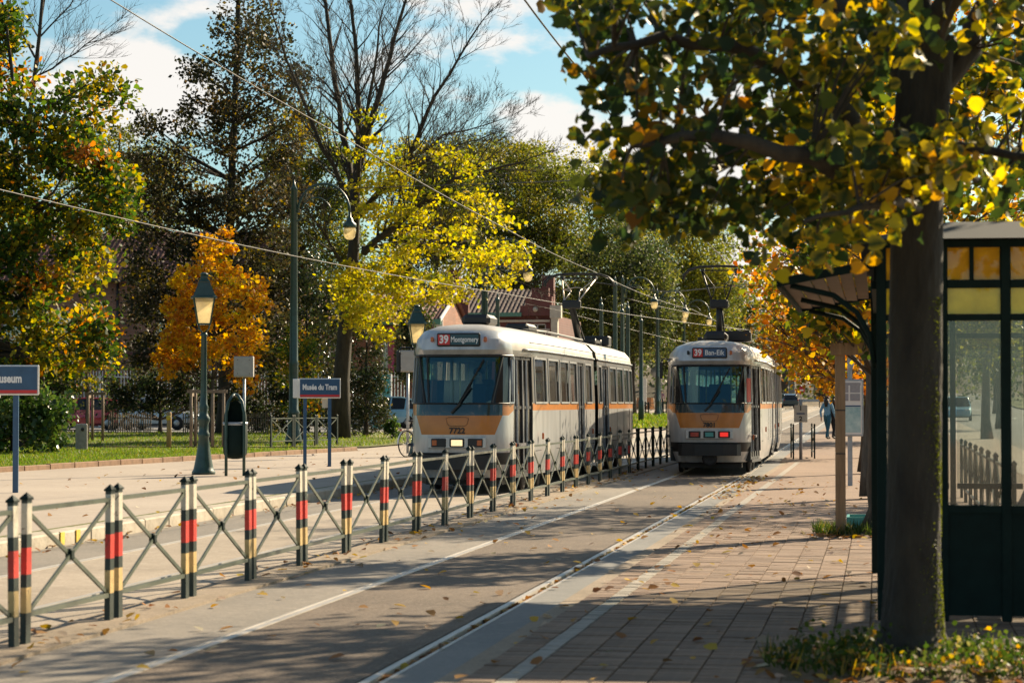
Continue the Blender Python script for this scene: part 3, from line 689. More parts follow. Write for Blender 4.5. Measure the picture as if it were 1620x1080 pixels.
# grey control boxes on posts
def control_box(u, v, wpx, hpx, y, label, base_z=0.17):
    p = AY(u, v, y); k = y * 1.02 / FPX; t = thing('control_box', label, 'cabinet', (p.x, y, base_z), 0.15)
    wd, ht = wpx * k, hpx * k; cz = p.z - base_z
    MB().box((0, 0, cz), (wd, 0.26, ht), bev=0.015).build('case', 'box_grey', t)
    MB().box((-0.02, -0.135, cz), (wd * .86, 0.012, ht * .9), bev=0.004).build('door', 'box_grey', t)
    h = MB()
    for a in (-.3, .3):
        for c in (-.33, .33): h.lathe([(.012, 0), (.012, .01)], 8, c=(a * wd, -.142, cz + c * ht), axis='y')
    h.build('screw', 'dark_iron', t)
    MB().tube([(0, 0.06, 0), (0, 0.06, cz - ht / 2 + .02)], 0.04, 10).build('post', 'galv', t)
control_box(386, 580, 31, 33, 64, 'grey metal control box on a post above the litter bin')
control_box(645, 571, 34, 34, 66, 'grey metal control box on a post beside the approaching tram', 0.13)
# stone bollard, wooden posts, tree stakes
b = G(129, 713, 0.17); t = thing('stone_bollard', 'square weathered stone bollard on the lawn', 'bollard', (b.x, b.y, 0.16), 0.3)
MB().box((0, 0, .39), (.34, .30, .78), bev=.03).build('stone_block', 'stone', t); MB().lathe([(.05, 0), (.05, .03)], 12, c=(0.03, -.165, .62), axis='y').build('plug', 'dark_iron', t)
b = G(267, 710, 0.17); t = thing('wooden_marker', 'pale round wooden marker post with a yellow band on the lawn', 'post', (b.x, b.y, .16))
MB().tube([(0, 0, 0), (.01, 0, 1.06), (.01, 0, 1.1)], [.075, .072, .055], 10).build('post', 'wood_pale', t); MB().lathe([(.078, .86), (.078, 1.0)], 10).build('band', 'yellow_paint', t)
def stake_frame(base, w_, h_, label, xs, depth=0.5):
    t = thing('wooden_tree_support', label, 'tree stake', base, 0.1)
    for x in xs: MB().tube([(x, 0, 0), (x, 0, h_)], .05, 8).build('stake', 'wood_grey', t)
    MB().tube([(xs[0] + .05, depth, 0), (xs[0] + .05, depth, h_)], .05, 8).build('stake', 'wood_grey', t)
    MB().bar((xs[0] - .12, -.03, h_ - .06), (xs[-1] + .12, -.03, h_ - .06), .05, .10).build('crossbar', 'wood_grey', t)
    MB().bar((xs[0], -.05, h_ - .16), (xs[0], depth + .05, h_ - .16), .05, .10).build('crossbar', 'wood_grey', t)
    return t
b = G(302, 706, .17); stake_frame((b.x, b.y, .165), 1, 1.78, 'wooden stake frame round the orange tree', [0, .68, 1.02])
b = G(150, 698, .17); stake_frame((b.x, b.y, .165), 1, 1.75, 'wooden stake frame round the young tree by the stone bollard', [-.25, .28])
# wooden stake of the platform tree
b = G(1330, 848, 0.02); t = thing('tree_stake', 'thick wooden tree stake with a cross board on the brick platform', 'tree stake', (b.x, b.y, .02), 0.03)
MB().box((0, 0, 1.07), (.115, .10, 2.14), bev=.012).build('stake', 'wood', t)
MB().box((.18, -.07, 2.12), (.58, .04, .14), bev=.006).build('crossbar', 'wood', t)
MB().box((.62, .45, 1.07), (.10, .10, 2.14), bev=.012).build('stake', 'wood_grey', t)
for z in (.93, 1.42): MB().lathe([(.078, z), (.078, z + .012)], 4, rot0=math.pi / 4, sm=False).build('wire_tie', 'dark_iron', t)
# planter box edge behind the stake
b = G(1372, 846, 0.02); t = thing('planter_edge', 'low teal painted planter edge behind the tree stake', 'planter', (b.x + .05, b.y + .1, .02))
for (c, d) in (((0, 0, .10), (.55, .03, .20)), ((0, .7, .10), (.55, .03, .20)), ((.27, .35, .10), (.03, .67, .20)), ((-.27, .35, .10), (.03, .67, .20))): MB().box(c, d).build('side_board', 'teal_panel', t)
# timetable board
b = G(1345, 768, .022); t = thing('timetable_board', 'grey framed timetable board with a route map on a steel post', 'info board', (b.x, b.y, .022), 0.05)
MB().box((0, 0, 1.28), (.085, .06, 2.56)).build('post', 'galv', t)
MB().box((-.01, -.06, 1.42), (.50, .06, 1.04), bev=.01).build('frame', 'galv', t)
pp = MB().box((-.01, -.095, 1.42), (.44, .008, .97)).build('sheet', 'map_paper', t)
MB().box((-.01, -.101, 1.20), (.40, .004, .46)).build('route_map', 'map_blue', pp)
MB().box((-.01, -.101, 1.45), (.40, .004, .025)).build('map_title', 'dest_blue', pp)
for i in range(2):
    for j in range(2): MB().box((-.12 + i * .21, -.101, 1.61 + j * .15), (.18, .004, .13)).build('timetable', 'poster_print', pp)
MB().box((-.01, -.101, 1.85), (.40, .004, .05)).build('heading', 'poster_print', pp)
MB().tube([(0.03, -.05, 2.1), (.06, -.07, 2.2), (.03, -.05, 2.35), (.0, -.04, 2.5)], .012, 6).build('cable', 'galv', t)
# numbered plate
b = G(1267, 726, .022); t = thing('numbered_plate', 'white plate with numbers one and two on a grey post', 'sign', (b.x, b.y, .022), 0.02)
MB().tube([(0, 0, 0), (0, 0, 1.6)], .045, 12).build('post', 'galv', t)
pl = MB().box((0, -.06, 1.22), (.36, .03, .46), bev=.012).build('plate', 'cream', t)
text_mesh('numeral', '1', .17, 'text_black', pl, (0, -.078, 1.36), (R_(90), 0, 0), bold=.006); text_mesh('numeral', '2', .17, 'text_black', pl, (0, -.078, 1.08), (R_(90), 0, 0), bold=.006)
MB().box((0, -.078, 1.22), (.22, .008, .035)).build('dash', 'dest_blue', pl)
# no-entry sign far away
b = AY(1267, 617, 230); gz = ground_h(230); t = thing('no_entry_sign', 'small round red no entry sign far down the road', 'sign', (b.x, 230, gz))
MB().tube([(0, 0, 0), (0, 0, 2.7)], .05, 8).build('post', 'galv', t); MB().lathe([(.38, -.02), (.38, .02)], 24, c=(0, -.07, b.z - gz), axis='y').build('disc', 'sign_red', t)
MB().box((0, -.1, b.z - gz), (.5, .02, .12)).build('white_bar', 'text_white', t)

# tall curved-arm street lamps
def tall_lamp(base, hh, label, arm=1.75, side=1, r0=.15):
    t = thing('street_lamp', label, 'street lamp', base, 0.0, 'tall curved-arm street lamps')
    MB().lathe([(r0 * 1.9, 0), (r0 * 1.9, .15), (r0 * 1.35, .5), (r0 * 1.25, 1.0), (r0 * 1.4, 1.05), (r0 * 1.05, 1.15), (r0, 2.6), (r0 * 1.12, 2.65), (r0 * .95, 2.75), (r0 * .72, hh), (r0 * .85, hh + .02), (r0 * .3, hh + .18), (.02, hh + .35)], 14).build('pole', 'lamp_green', t)
    pts = []
    for i in range(15):
        a = math.pi - math.pi * i / 14; pts.append((side * (arm / 2 + .12 + arm / 2 * math.cos(a)), 0, hh - .75 + .95 * math.sin(a)))
    MB().tube(pts, .045, 8).build('arm', 'lamp_green', t)
    pts2 = [(side * (.12 + (arm * .36) + arm * .30 * math.cos(math.pi * 1.05 - math.pi * .95 * i / 10)), 0, hh - .85 + .60 * math.sin(math.pi * 1.05 - math.pi * .95 * i / 10)) for i in range(11)]
    s_ = MB().tube(pts2, .022, 6)
    for i in (2, 4, 6, 8): s_.tube([pts2[i], pts[i + 2]], .014, 5)
    s_.tube([(0, 0, hh - 1.1), pts2[0]], .03, 6); s_.build('scroll', 'lamp_green', t)
    e = pts[-1]
    MB().lathe([(.04, .0), (.05, -.16), (.10, -.20), (.12, -.3), (.22, -.38), (.23, -.48), (.2, -.5)], 16, c=(e[0], 0, e[2])).build('hood', 'lamp_green', t)
    MB().lathe([(.2, -.5), (.215, -.6), (.17, -.82), (.11, -.88), (.03, -.9)], 16, c=(e[0], 0, e[2])).build('globe', 'lamp_glass', t)
    return t
b = G(459, 703, .17); tall_lamp((b.x, 77.4, .16), 8.35, 'tall green street lamp with a curved scroll arm behind the stop sign')
for (u, vt, y, lab) in ((768, 400, 104, 'tall curved-arm street lamp rising behind the front of the approaching tram'), (985, 462, 141, 'tall curved-arm street lamp above the rear of the approaching tram'),
                        (1040, 480, 160, 'curved-arm street lamp left of the departing tram roof, nearer of the pair'), (1082, 497, 178, 'curved-arm street lamp left of the departing tram roof, farther of the pair')):
    p = AY(u, 600, y); tall_lamp((p.x, y, ground_h(y) + .1), 8.2, lab, r0=.13)
b = AY(1026, 661, 168); t = tall_lamp((b.x, 176, ground_h(176) + .1), 8.3, 'thick dark green lamp column standing between the two trams')
# contact-line masts
for i, (u, vt, y) in enumerate(((951, 478, 118), (973, 445, 112), (984, 488, 126), (993, 484, 118), (1014, 504, 132), (765, 430, 112), (787, 470, 118))):
    p = AY(u, vt, y); g0 = ground_h(y) + .1
    t = thing('line_mast', 'green contact-line mast in the cluster behind the approaching tram, %s from the left' % ORD[[2, 3, 4, 5, 6, 0, 1][i]], 'mast', (p.x, y, g0), 0, 'contact-line masts')
    hh = p.z - g0; MB().lathe([(.16, 0), (.16, 1.2), (.12, 1.3), (.095, hh - .2), (.12, hh - .15), (.05, hh)], 10).build('pole', 'lamp_green', t); MB().lathe([(.03, hh), (.06, hh + .08), (.01, hh + .25)], 8).build('finial', 'lamp_green', t)
# overhead wires
def wire(pts, r, label, name='overhead_wire', material='wire', sag=0.0, group='overhead wires'):
    P_ = [Vector(p) for p in pts]; q = []
    for a, b in zip(P_[:-1], P_[1:]):
        for i in range(8):
            s = i / 8; v = a.lerp(b, s); v.z -= sag * 4 * s * (1 - s) * (b - a).length / 30; q.append(v)
    q.append(P_[-1]); o = MB().tube(q, r, 5).build(name, material); tag(o, label, 'wire', group); return o
wire([(-7.1, 12, 5.45), AY(175, 0, 28.2), AY(540, 215, 35.6), (-6.9, 45, 4.80), AY(936, 428, 56.6), (-6.8, 90, 5.0), (-6.6, 150, 5.6)],   .0085, 'contact wire running down to the approaching tram pantograph', sag=.1)
wire([(-3.3, 3, 5.6), AY(830, 0, 23.4), AY(925, 120, 29.0), (-3.5, 43, 5.0), AY(1140, 404, 55.3), (-3.7, 80, 5.0), (-3.8, 150, 5.6)], .0105, 'contact wire running down to the departing tram pantograph', material='wire', sag=.1)
wire([AY(-120, 272, 37), AY(0, 300, 40.5), AY(480, 408, 60), AY(800, 465, 80), AY(1100, 512, 110), AY(1220, 525, 123), AY(1300, 530, 150)], .012, 'long wire crossing from the left edge above the lantern', sag=.05)
wire([AY(470, 300, 77.4), AY(780, 291, 70), AY(970, 283, 62), AY(1390, 300, 44)], .013, 'dark span wire above both tracks near the bare tree', 'span_wire', 'wire')
wire([AY(768, 424, 104), AY(1060, 462, 88), AY(1205, 448, 70), AY(1380, 420, 48)], .015, 'dark span wire crossing behind both pantographs', 'span_wire', 'wire')
wire([AY(640, 440, 118), AY(880, 490, 125), AY(1100, 545, 140)], .012, 'faint wire above the roof of the approaching tram', sag=.1)
wire([AY(985, 470, 141), AY(1120, 500, 150), AY(1200, 545, 165)], .012, 'wire tangled among the far masts', sag=.2)
#=PART4
# ================================================================ people
def person(name, label, cat, loc, rz, pose, jacket, trousers, hair='hair_dark', H=1.72, long_hair=False, group=None, seed=0):
    k = H / 1.72; J = {}; 
    sit = pose == 'sit'; walk = 0.18 if pose == 'walk' else 0.0
    pz = 0.50 if sit else 0.93; dz = pz - 0.93
    J['pel'] = (0, 0, pz); J['sp'] = (0, 0.0, 1.14 + dz); J['ch'] = (0, 0.01, 1.34 + dz); J['nk'] = (0, 0.0, 1.475 + dz); J['hb'] = (0, -.015, 1.545 + dz); J['hm'] = (0, -.02, 1.62 + dz); J['ht'] = (0, -.01, 1.69 + dz); J['ns'] = (0, -.105, 1.60 + dz)
    rad = {'pel': .145, 'sp': .125, 'ch': .145, 'nk': .06, 'hb': .062, 'hm': .085, 'ht': .07, 'ns': .014}
    E = [('pel', 'sp', 'j'), ('sp', 'ch', 'j'), ('ch', 'nk', 'j'), ('nk', 'hb', 's'), ('hb', 'hm', 's'), ('hm', 'ht', 's'), ('hm', 'ns', 's')]
    for sd, q in ((-1, 'l'), (1, 'r')):
        J['sh' + q] = (sd * .19, .0, 1.40 + dz)
        if sit:
            J['el' + q] = (sd * .25, -.14, 1.15 + dz); J['wr' + q] = (sd * .17, -.36, 1.10 + dz); J['hd' + q] = (sd * .15, -.44, 1.10 + dz)
            J['hip' + q] = (sd * .10, -.03, pz - .02); J['kn' + q] = (sd * .13, -.43, pz + .02); J['an' + q] = (sd * .12, -.46, .10); J['to' + q] = (sd * .13, -.62, .05)
        else:
            J['el' + q] = (sd * .25, .03 + sd * walk * .5, 1.12); J['wr' + q] = (sd * .24, -.07 + sd * walk * .8, .89); J['hd' + q] = (sd * .235, -.10 + sd * walk, .80)
            J['hip' + q] = (sd * .095, 0, .89); J['kn' + q] = (sd * .10, -.03 - sd * walk * .7, .49); J['an' + q] = (sd * .10, .02 - sd * walk * 1.3, .095); J['to' + q] = (sd * .115, -.15 - sd * walk * 1.3, .04)
        for a, b in (('sh', .075), ('el', .055), ('wr', .036), ('hd', .04), ('hip', .10), ('kn', .07), ('an', .045), ('to', .04)): rad[a + q] = b
        E += [('ch', 'sh' + q, 'j'), ('sh' + q, 'el' + q, 'j'), ('el' + q, 'wr' + q, 'j'), ('wr' + q, 'hd' + q, 's'), ('pel', 'hip' + q, 't'), ('hip' + q, 'kn' + q, 't'), ('kn' + q, 'an' + q, 't'), ('an' + q, 'to' + q, 'o')]
        for fi in range(3):   # finger stubs
            nm = 'f%d%s' % (fi, q); h = Vector(J['hd' + q]); d = (h - Vector(J['wr' + q])).normalized()
            J[nm] = tuple(h + d * .075 + Vector((0, (fi - 1) * .025, 0)) if not sit else h + d * .07 + Vector(((fi - 1) * .022, 0, -.02))); rad[nm] = .011; E.append(('hd' + q, nm, 's'))
    names = list(J); idx = {n: i for i, n in enumerate(names)}
    me = bpy.data.meshes.new('body'); me.from_pydata([tuple(c * k for c in J[n]) for n in names], [(idx[a], idx[b]) for a, b, _ in E], []); me.update()
    tmp = bpy.data.objects.new('tmp_body', me); COL.objects.link(tmp)
    md = tmp.modifiers.new('skin', 'SKIN'); md.use_smooth_shade = True
    sk = me.skin_vertices[0].data
    for n in names:
        r = rad[n] * k; flat = .72 if n in ('pel', 'sp', 'ch') else 1.0
        sk[idx[n]].radius = (r, r * flat); sk[idx[n]].use_root = (n == 'pel')
    sb = tmp.modifiers.new('sub', 'SUBSURF'); sb.levels = 2; sb.render_levels = 2
    dg = bpy.context.evaluated_depsgraph_get(); bme = bpy.data.meshes.new_from_object(tmp.evaluated_get(dg)); bpy.data.objects.remove(tmp)
    bme.materials.clear()
    for q in ('skin', jacket, trousers, 'shoe'): bme.materials.append(M[q])
    mi = {'s': 0, 'j': 1, 't': 2, 'o': 3}
    A = np.array([[c * k for c in J[a]] for a, b, _ in E]); B = np.array([[c * k for c in J[b]] for a, b, _ in E]); D = B - A; DD = (D * D).sum(1)
    cen = np.zeros(len(bme.polygons) * 3); bme.polygons.foreach_get('center', cen); cen = cen.reshape(-1, 3)
    t = np.clip(((cen[:, None, :] - A[None]) * D[None]).sum(2) / DD[None], 0, 1); P = A[None] + t[..., None] * D[None]
    dist = np.linalg.norm(cen[:, None, :] - P, axis=2); near_ = dist.argmin(1)
    bme.polygons.foreach_set('material_index', np.array([mi[E[i][2]] for i in near_], dtype=np.int32)); bme.polygons.foreach_set('use_smooth', np.ones(len(bme.polygons), dtype=bool)); bme.name = 'body'
    th = thing(name, label, cat, loc, rz, group); link('body', bme, th)
    hm = MB(); n, m_ = 12, 7; c0 = Vector(J['hm']) * k; vs = []
    for i in range(m_ + 1):
        e = math.pi * (0.62 if not long_hair else .70) * i / m_
        for j in range(n):
            a = 2 * math.pi * j / n; front = math.sin(a) < -0.35
            ee = min(e, R_(52)) if front else e
            vs.append(c0 + Vector((.098 * k * math.sin(ee) * math.cos(a) + 0, .108 * k * math.sin(ee) * math.sin(a) + .015, .045 * k + .085 * k * math.cos(ee))))
    fs = [(i * n + j, i * n + (j + 1) % n, (i + 1) * n + (j + 1) % n, (i + 1) * n + j) for i in range(m_) for j in range(n)]
    hm.add(vs, fs, 0, True)
    if long_hair: hm.tube([c0 + Vector((0, .07, .02)), c0 + Vector((0, .10, -.12)), c0 + Vector((0, .11, -.30))], [.08, .095, .05], 10)
    hm.build('hair', hair, th)
    ey = MB()
    for s in (-1, 1): ey.sphere(c0 + Vector((s * .032 * k, -.082 * k, .0)), .012 * k, 8, 5)
    ey.build('eyes', 'text_black', th)
    MB().sphere(c0 + Vector((0, -.077 * k, -.062 * k)), (.026 * k, .012 * k, .007 * k), 8, 5).build('mouth', 'cloth_pink', th)
    return th
# ================================================================ trams
ST = [(0, 0), (.25, .0), (.48, .03), (.62, .085), (.73, .19), (.805, .38), (.86, .56), (.945, 1.2), (1.01, 1.85), (1.03, 2.0), (1.075, 3.2), (1.085, 3.4), (1.1, 4.7), (1.1, 4.92), (1.1, 6.17), (1.1, 6.36), (1.1, 7.45),
      (1.1, 7.6), (1.1, 8.65), (1.1, 8.85), (1.1, 9.9), (1.1, 10.4), (1.1, 11.0), (1.1, 11.2), (1.1, 11.75), (1.1, 11.95), (1.1, 13.1), (1.1, 13.35), (1.1, 14.65), (1.1, 14.85), (1.1, 16.1), (1.1, 16.3), (1.09, 17.5), (1.085, 17.68), (1.05, 18.75),
      (1.0, 19.1), (.88, 19.45), (.66, 19.75), (.35, 19.88), (0, 19.9)]
ZL = [.28, .50, .70, 1.0, 1.32, 1.40, 1.52, 2.32, 2.42, 2.60, 2.74, 2.83, 2.87]
INS = [.08, .03, 0, 0, 0, 0, 0, .03, .03, .07, .20, .46, .80]
OFF = [.22, .06, .02, 0, .02, .03, .05, .24, .13, .16, .30, .62, 1.05]
TLEN = 19.9
def TP(i, j, s=1, ins=0.0):
    x, y = ST[i]; f = max(0, 1 - y / 1.6); fr = max(0, 1 - (TLEN - y) / 1.6)
    return Vector((s * max(0, x * (1 - INS[j] / 1.1) - ins), y + OFF[j] * f - OFF[j] * fr + (ins if y < .6 else (-ins if y > 19.3 else 0)), ZL[j]))
WINS = [(9, 10), (11, 12), (13, 14), (15, 16), (19, 20), (23, 24), (27, 28), (29, 30), (31, 32), (33, 34)]
DOORS = [(6, 8, 4), (17, 18, 3), (25, 26, 3)]
JOINT = 21
def quad_frame(mb, c, wd, th=0.02, mi=0):
    n = (c[1] - c[0]).cross(c[3] - c[0]).normalized()
    for a, b in ((0, 1), (1, 2), (2, 3), (3, 0)): mb.bar(c[a], c[b], wd, th, mi, up=n)
def tram(label, loc, rz, number, dest, dest_bg, panto_y, approaching, knee=-1):
    T = thing('tram', label, 'tram', loc, rz)
    n = len(ST); sh = MB()
    dcells = set()
    for a, b, _ in DOORS:
        for i in range(a, b): dcells.add(i)
    wcells = {a for a, b in WINS} | {0, 1, 2, 3, 4, 5, 36, 37, 38}
    for s in (1, -1):
        for i in range(n - 1):
            if i == JOINT: continue
            for j in range(len(ZL) - 1):
                if i in dcells and s == 1 and j <= 6: continue
                if j == 6 and i in wcells: continue
                q = [TP(i, j, s), TP(i + 1, j, s), TP(i + 1, j + 1, s), TP(i, j + 1, s)]
                mi = 0
                if j >= 8 and i >= 6: mi = 2
                if j >= 10: mi = 2
                if j in (6, 7) and i >= 6: mi = 5
                if j == 5: mi = 1 if i >= 4 else 3
                if j == 4: mi = 3 if i < 4 else (1 if i == 4 else 0)
                if j == 3: mi = 1 if i < 3 else 0
                if j == 1 and i < 6: mi = 4
                if i >= 35 and j in (3, 4): mi = 1
                if j == 3 and i == 3:
                    if s == 1: sh.add(q, [(0, 2, 3)], 1, True); sh.add(q, [(0, 1, 2)], 0, True)
                    else: sh.add(q, [(0, 2, 3)], 1, True); sh.add(q, [(0, 1, 2)], 0, True)
                    continue
                if j == 4 and i == 5: sh.add(q, [(0, 2, 3)], 1, True); sh.add(q, [(0, 1, 2)], 0, True); continue
                sh.add(q, [(0, 1, 2, 3)], mi, True)
    for i in range(n - 1):
        if i == JOINT: continue
        sh.add([TP(i, 12, 1), TP(i + 1, 12, 1), TP(i + 1, 12, -1), TP(i, 12, -1)], [(0, 1, 2, 3)], 2, True)
    me = sh.mesh('body', ['silver', 'tram_orange', 'tram_roof', 'tram_front_dark', 'black', 'tram_band'])
    bm = bmesh.new(); bm.from_mesh(me); bmesh.ops.remove_doubles(bm, verts=bm.verts, dist=.0005); bmesh.ops.recalc_face_normals(bm, faces=bm.faces); bm.to_mesh(me); bm.free()
    try: me.set_sharp_from_angle(angle=R_(35))
    except Exception: pass
    body = link('body', me, T)
    # bellows
    bl = MB(); 
    ring = []
    for kk in range(9):
        y = 10.38 + .65 * kk / 8; ii = .05 if kk % 2 else .12
        r = [Vector((1.1 - INS[j] - ii, y, ZL[j])) for j in range(13)]
        ring.append(r + [Vector((-p.x, p.y, p.z)) for p in r[::-1]])
    for a, b in zip(ring[:-1], ring[1:]):
        for q in range(25): bl.add([a[q], a[q + 1], b[q + 1], b[q]], [(0, 1, 2, 3)])
    bl.build('bellows', 'rubber', T)
    # gutter line and beltline mouldings
    gt = MB()
    for s in (1, -1):
        for (a, b) in ((7, 21), (22, 35)):
            gt.tube([TP(i, 8, s) + Vector((s * .012, 0, .02)) for i in range(a, b + 1)], .018, 6)
    gt.build('gutter', 'grey_metal', T)
    fl = MB()
    for (a, b) in ((8, 21), (22, 33)):
        for s in (1, -1): fl.tube([TP(i, 9, s) + Vector((s * .008, 0, -.02)) for i in range(a, b + 1)], .010, 5)
    fl.build('roof_moulding', 'grey_metal', T)
    # side windows
    for s in (1, -1):
        for a, b in WINS:
            c = [TP(a, 6, s, .02), TP(b, 6, s, .02), TP(b, 7, s, .02), TP(a, 7, s, .02)]
            o = MB().add(c, [(0, 1, 2, 3)]).build('window', 'glass_side', T)
            f = MB(); cc = [TP(a, 6, s) + Vector((s * .004, .012, .012)), TP(b, 6, s) + Vector((s * .004, -.012, .012)), TP(b, 7, s) + Vector((s * .004, -.012, -.012)), TP(a, 7, s) + Vector((s * .004, .012, -.012))]
            quad_frame(f, cc, .035, .02); f.build('window_frame', 'grey_metal' if s > 0 else 'black', o)
    sm_ = MB()
    for s in (1, -1):
        for i in (10, 12, 14, 16, 19, 23, 28, 30, 32, 34):
            x, y = ST[i]; sm_.box((s * (x + .001), y + .1, 1.05), (.006, .008, .68))
        for (y0_, y1_) in ((2.05, 7.5), (8.75, 10.3), (11.1, 11.9), (13.2, 18.6)): sm_.box((s * 1.1005, (y0_ + y1_) / 2, .70), (.008, y1_ - y0_, .012)) if y0_ > 4 else sm_.bar((s * 1.035, 2.05, .70), (s * 1.101, 4.7, .70), .008, .012)
    sm_.build('panel_seam', 'dark_iron', T)['kind'] = 'stuff'
    # windscreens
    def screen(cols, name, material):
        g = MB()
        for s in (1, -1):
            for i in cols: g.add([TP(i, 6, s, .004), TP(i + 1, 6, s, .004), TP(i + 1, 7, s, .004), TP(i, 7, s, .004)], [(0, 1, 2, 3)], 0, True)
        return g.build(name, material, T)
    ws = screen([0, 1, 2, 3], 'windscreen', 'glass_front'); screen([36, 37, 38], 'rear_screen', 'glass_front')
    fr = MB()
    for s in (1, -1):
        fr.tube([TP(i, 7, s) + Vector((0, -.012, 0)) for i in range(0, 7)], .022, 6); fr.tube([TP(i, 6, s) + Vector((0, -.012, 0)) for i in range(0, 7)], .014, 6)
        fr.bar(TP(3, 6, s).lerp(TP(2, 6, s), .35) + Vector((0, -.014, 0)), TP(4, 7, s) + Vector((0, -.014, 0)), .03, .03)
    fr.build('windscreen_frame', 'black', ws)
    for s in (1, -1):
        dv = Vector((s * .004, -.008, 0)); c = [TP(4, 6, s, .006), TP(5, 6, s, .006), TP(5, 7, s, .006), TP(4, 7, s, .006)]
        qd = [TP(3, 6, s).lerp(TP(2, 6, s), .35) + dv, TP(3, 6, s) + dv, TP(4, 6, s) + dv, TP(4, 7, s) + dv, TP(3, 6, s).lerp(TP(3, 7, s), .45) + dv]
        MB().add(c, [(0, 1, 2, 3)]).add(qd, [(0, 1, 4), (1, 2, 3, 4)]).build('quarter_window', 'car_glass', T)
        c = [TP(5, 6, s, .01), TP(6, 6, s, .01), TP(6, 7, s, .01), TP(5, 7, s, .01)]
        o = MB().add(c, [(0, 1, 2, 3)]).build('quarter_window', 'car_glass', T); f = MB(); cc = [TP(5, 6, s) + Vector((s * .01, .02, .01)), TP(6, 6, s) + Vector((s * .01, -.03, .01)), TP(6, 7, s) + Vector((s * .01, -.03, -.01)), TP(5, 7, s) + Vector((s * .01, .05, -.01))]
        quad_frame(f, cc, .025, .02); f.build('window_frame', 'grey_metal', o)
    # doors
    for a, b, L_ in DOORS:
        p0, p1 = TP(a, 2), TP(b, 2)
        def dp(t, z):
            base = p0.lerp(p1, t); zz = min(max(z, .28), 2.32); jin = .03 * max(0, (zz - 1.52) / .8); return Vector((base.x - .035 - jin + (-.05 if z < .5 else 0) * 0, base.y, z))
        for q in range(L_):
            t0, t1 = q / L_ + .012, (q + 1) / L_ - .012
            d = MB(); c = [dp(t0, .36), dp(t1, .36), dp(t1, 2.29), dp(t0, 2.29)]
            quad_frame(d, c, .05, .035); d.bar(dp(t0, 1.45), dp(t1, 1.45), .05, .03, up=(1, 0, 0)); lo = [dp(t0, .36), dp(t1, .36), dp(t1, .62), dp(t0, .62)]; d.add(lo, [(0, 1, 2, 3)])
            o = d.build('door', 'black', T)
            g = MB(); g.add([dp(t0, .62), dp(t1, .62), dp(t1, 1.44), dp(t0, 1.44)], [(0, 1, 2, 3)]); g.add([dp(t0, 1.46), dp(t1, 1.46), dp(t1, 2.28), dp(t0, 2.28)], [(0, 1, 2, 3)]); g.build('pane', 'glass_side', o)
            e = MB(); off = Vector((.03, 0, 0)); e.bar(dp(t0, .5) + off, dp(t0, 2.26) + off, .022, .03); e.bar(dp(t1, .5) + off, dp(t1, 2.26) + off, .018, .025); e.build('edge_trim', 'galv' if q % 2 == 0 else 'dark_iron', o)
        MB().bar(dp(0, .30), dp(1, .30), .10, .06).build('step', 'dark_iron', T)
    # front details (all in front of the nose surface)
    yb = -.015
    MB().box((0, .13, 2.585), (.74, .05, .225), bev=.02).build('display_case', 'black', T)
    dsp = MB().box((.105, .102, 2.585), (.47, .008, .17)).build('destination_display', dest_bg, T)
    text_mesh('lettering', dest, .128 if approaching else .15, 'text_white', dsp, (.105, .097, 2.585), (R_(90), 0, 0), bold=.002, sx=.70 if approaching else .9)
    rn = MB().box((-.245, .102, 2.585), (.20, .008, .17)).build('route_plate', 'sign_red', T)
    text_mesh('lettering', '39', .185, 'text_white', rn, (-.245, .097, 2.585), (R_(90), 0, 0), bold=.006, sx=.85)
    for s in (-1, 1): MB().box((s * .45, .14, 2.59), (.055, .03, .085), bev=.01).build('marker_lamp', 'orange_lamp' if approaching or s > 0 else 'black', T)
    text_mesh('fleet_number', number, .135, 'text_black', T, (0, yb + .002, 1.062), (R_(90), 0, 0), bold=.004)
    oz = MB().tube([(-.15, yb + .012, 1.29), (-.19, yb + .01, 1.27), (-.17, yb + .01, 1.18), (-.13, yb + .01, 1.145), (.13, yb + .01, 1.145), (.17, yb + .01, 1.18), (.19, yb + .01, 1.27), (.15, yb + .012, 1.29), (-.15, yb + .012, 1.29)], .0035, 5).build('hatch_outline', 'dark_iron', T)
    MB().box((0, -.012, .865), (1.0 if not approaching else .98, .03, .185), bev=.012).build('lamp_panel', 'silver', T)
    for q, x in enumerate((-.31, 0, .31)):
        cs = MB().box((x, -.03, .865), (.25, .03, .145), bev=.012).build('lamp_case', 'black', T)
        if q == 1:
            if approaching: MB().box((x, -.047, .865), (.19, .012, .10), bev=.004).build('head_lamp', 'head_lamp', cs)
            else: MB().box((x, -.047, .865), (.17, .012, .09)).build('small_plate', 'teal_panel', cs)
        else:
            m_ = 'orange_lamp' if approaching else ('red_lamp_on' if q == 2 else 'red_lamp')
            xx = x + (.07 if x > 0 else -.07) if approaching else x
            MB().box((xx, -.047, .865), (.08 if approaching else .17, .012, .09), bev=.004).build('tail_lamp', m_, cs)
    bp = MB(); pr = [(-.66, .05), (-.58, -.07), (-.3, -.13), (0, -.145), (.3, -.13), (.58, -.07), (.66, .05)]
    for a, b in zip(pr[:-1], pr[1:]): bp.add([(a[0], a[1], .42), (b[0], b[1], .42), (b[0], b[1], .66), (a[0], a[1], .66), (a[0], .25, .66), (b[0], .25, .66), (a[0], .25, .42), (b[0], .25, .42)], [(0, 1, 2, 3), (3, 2, 5, 4), (0, 6, 7, 1)])
    bp.build('bumper', 'black', T)
    # lower sides of the nose apron
    MB().lathe([(.09, -.1), (.16, -.12), (.16, .1)], 14, c=(0, .12, .36), axis='y').build('coupler', 'dark_iron', T)
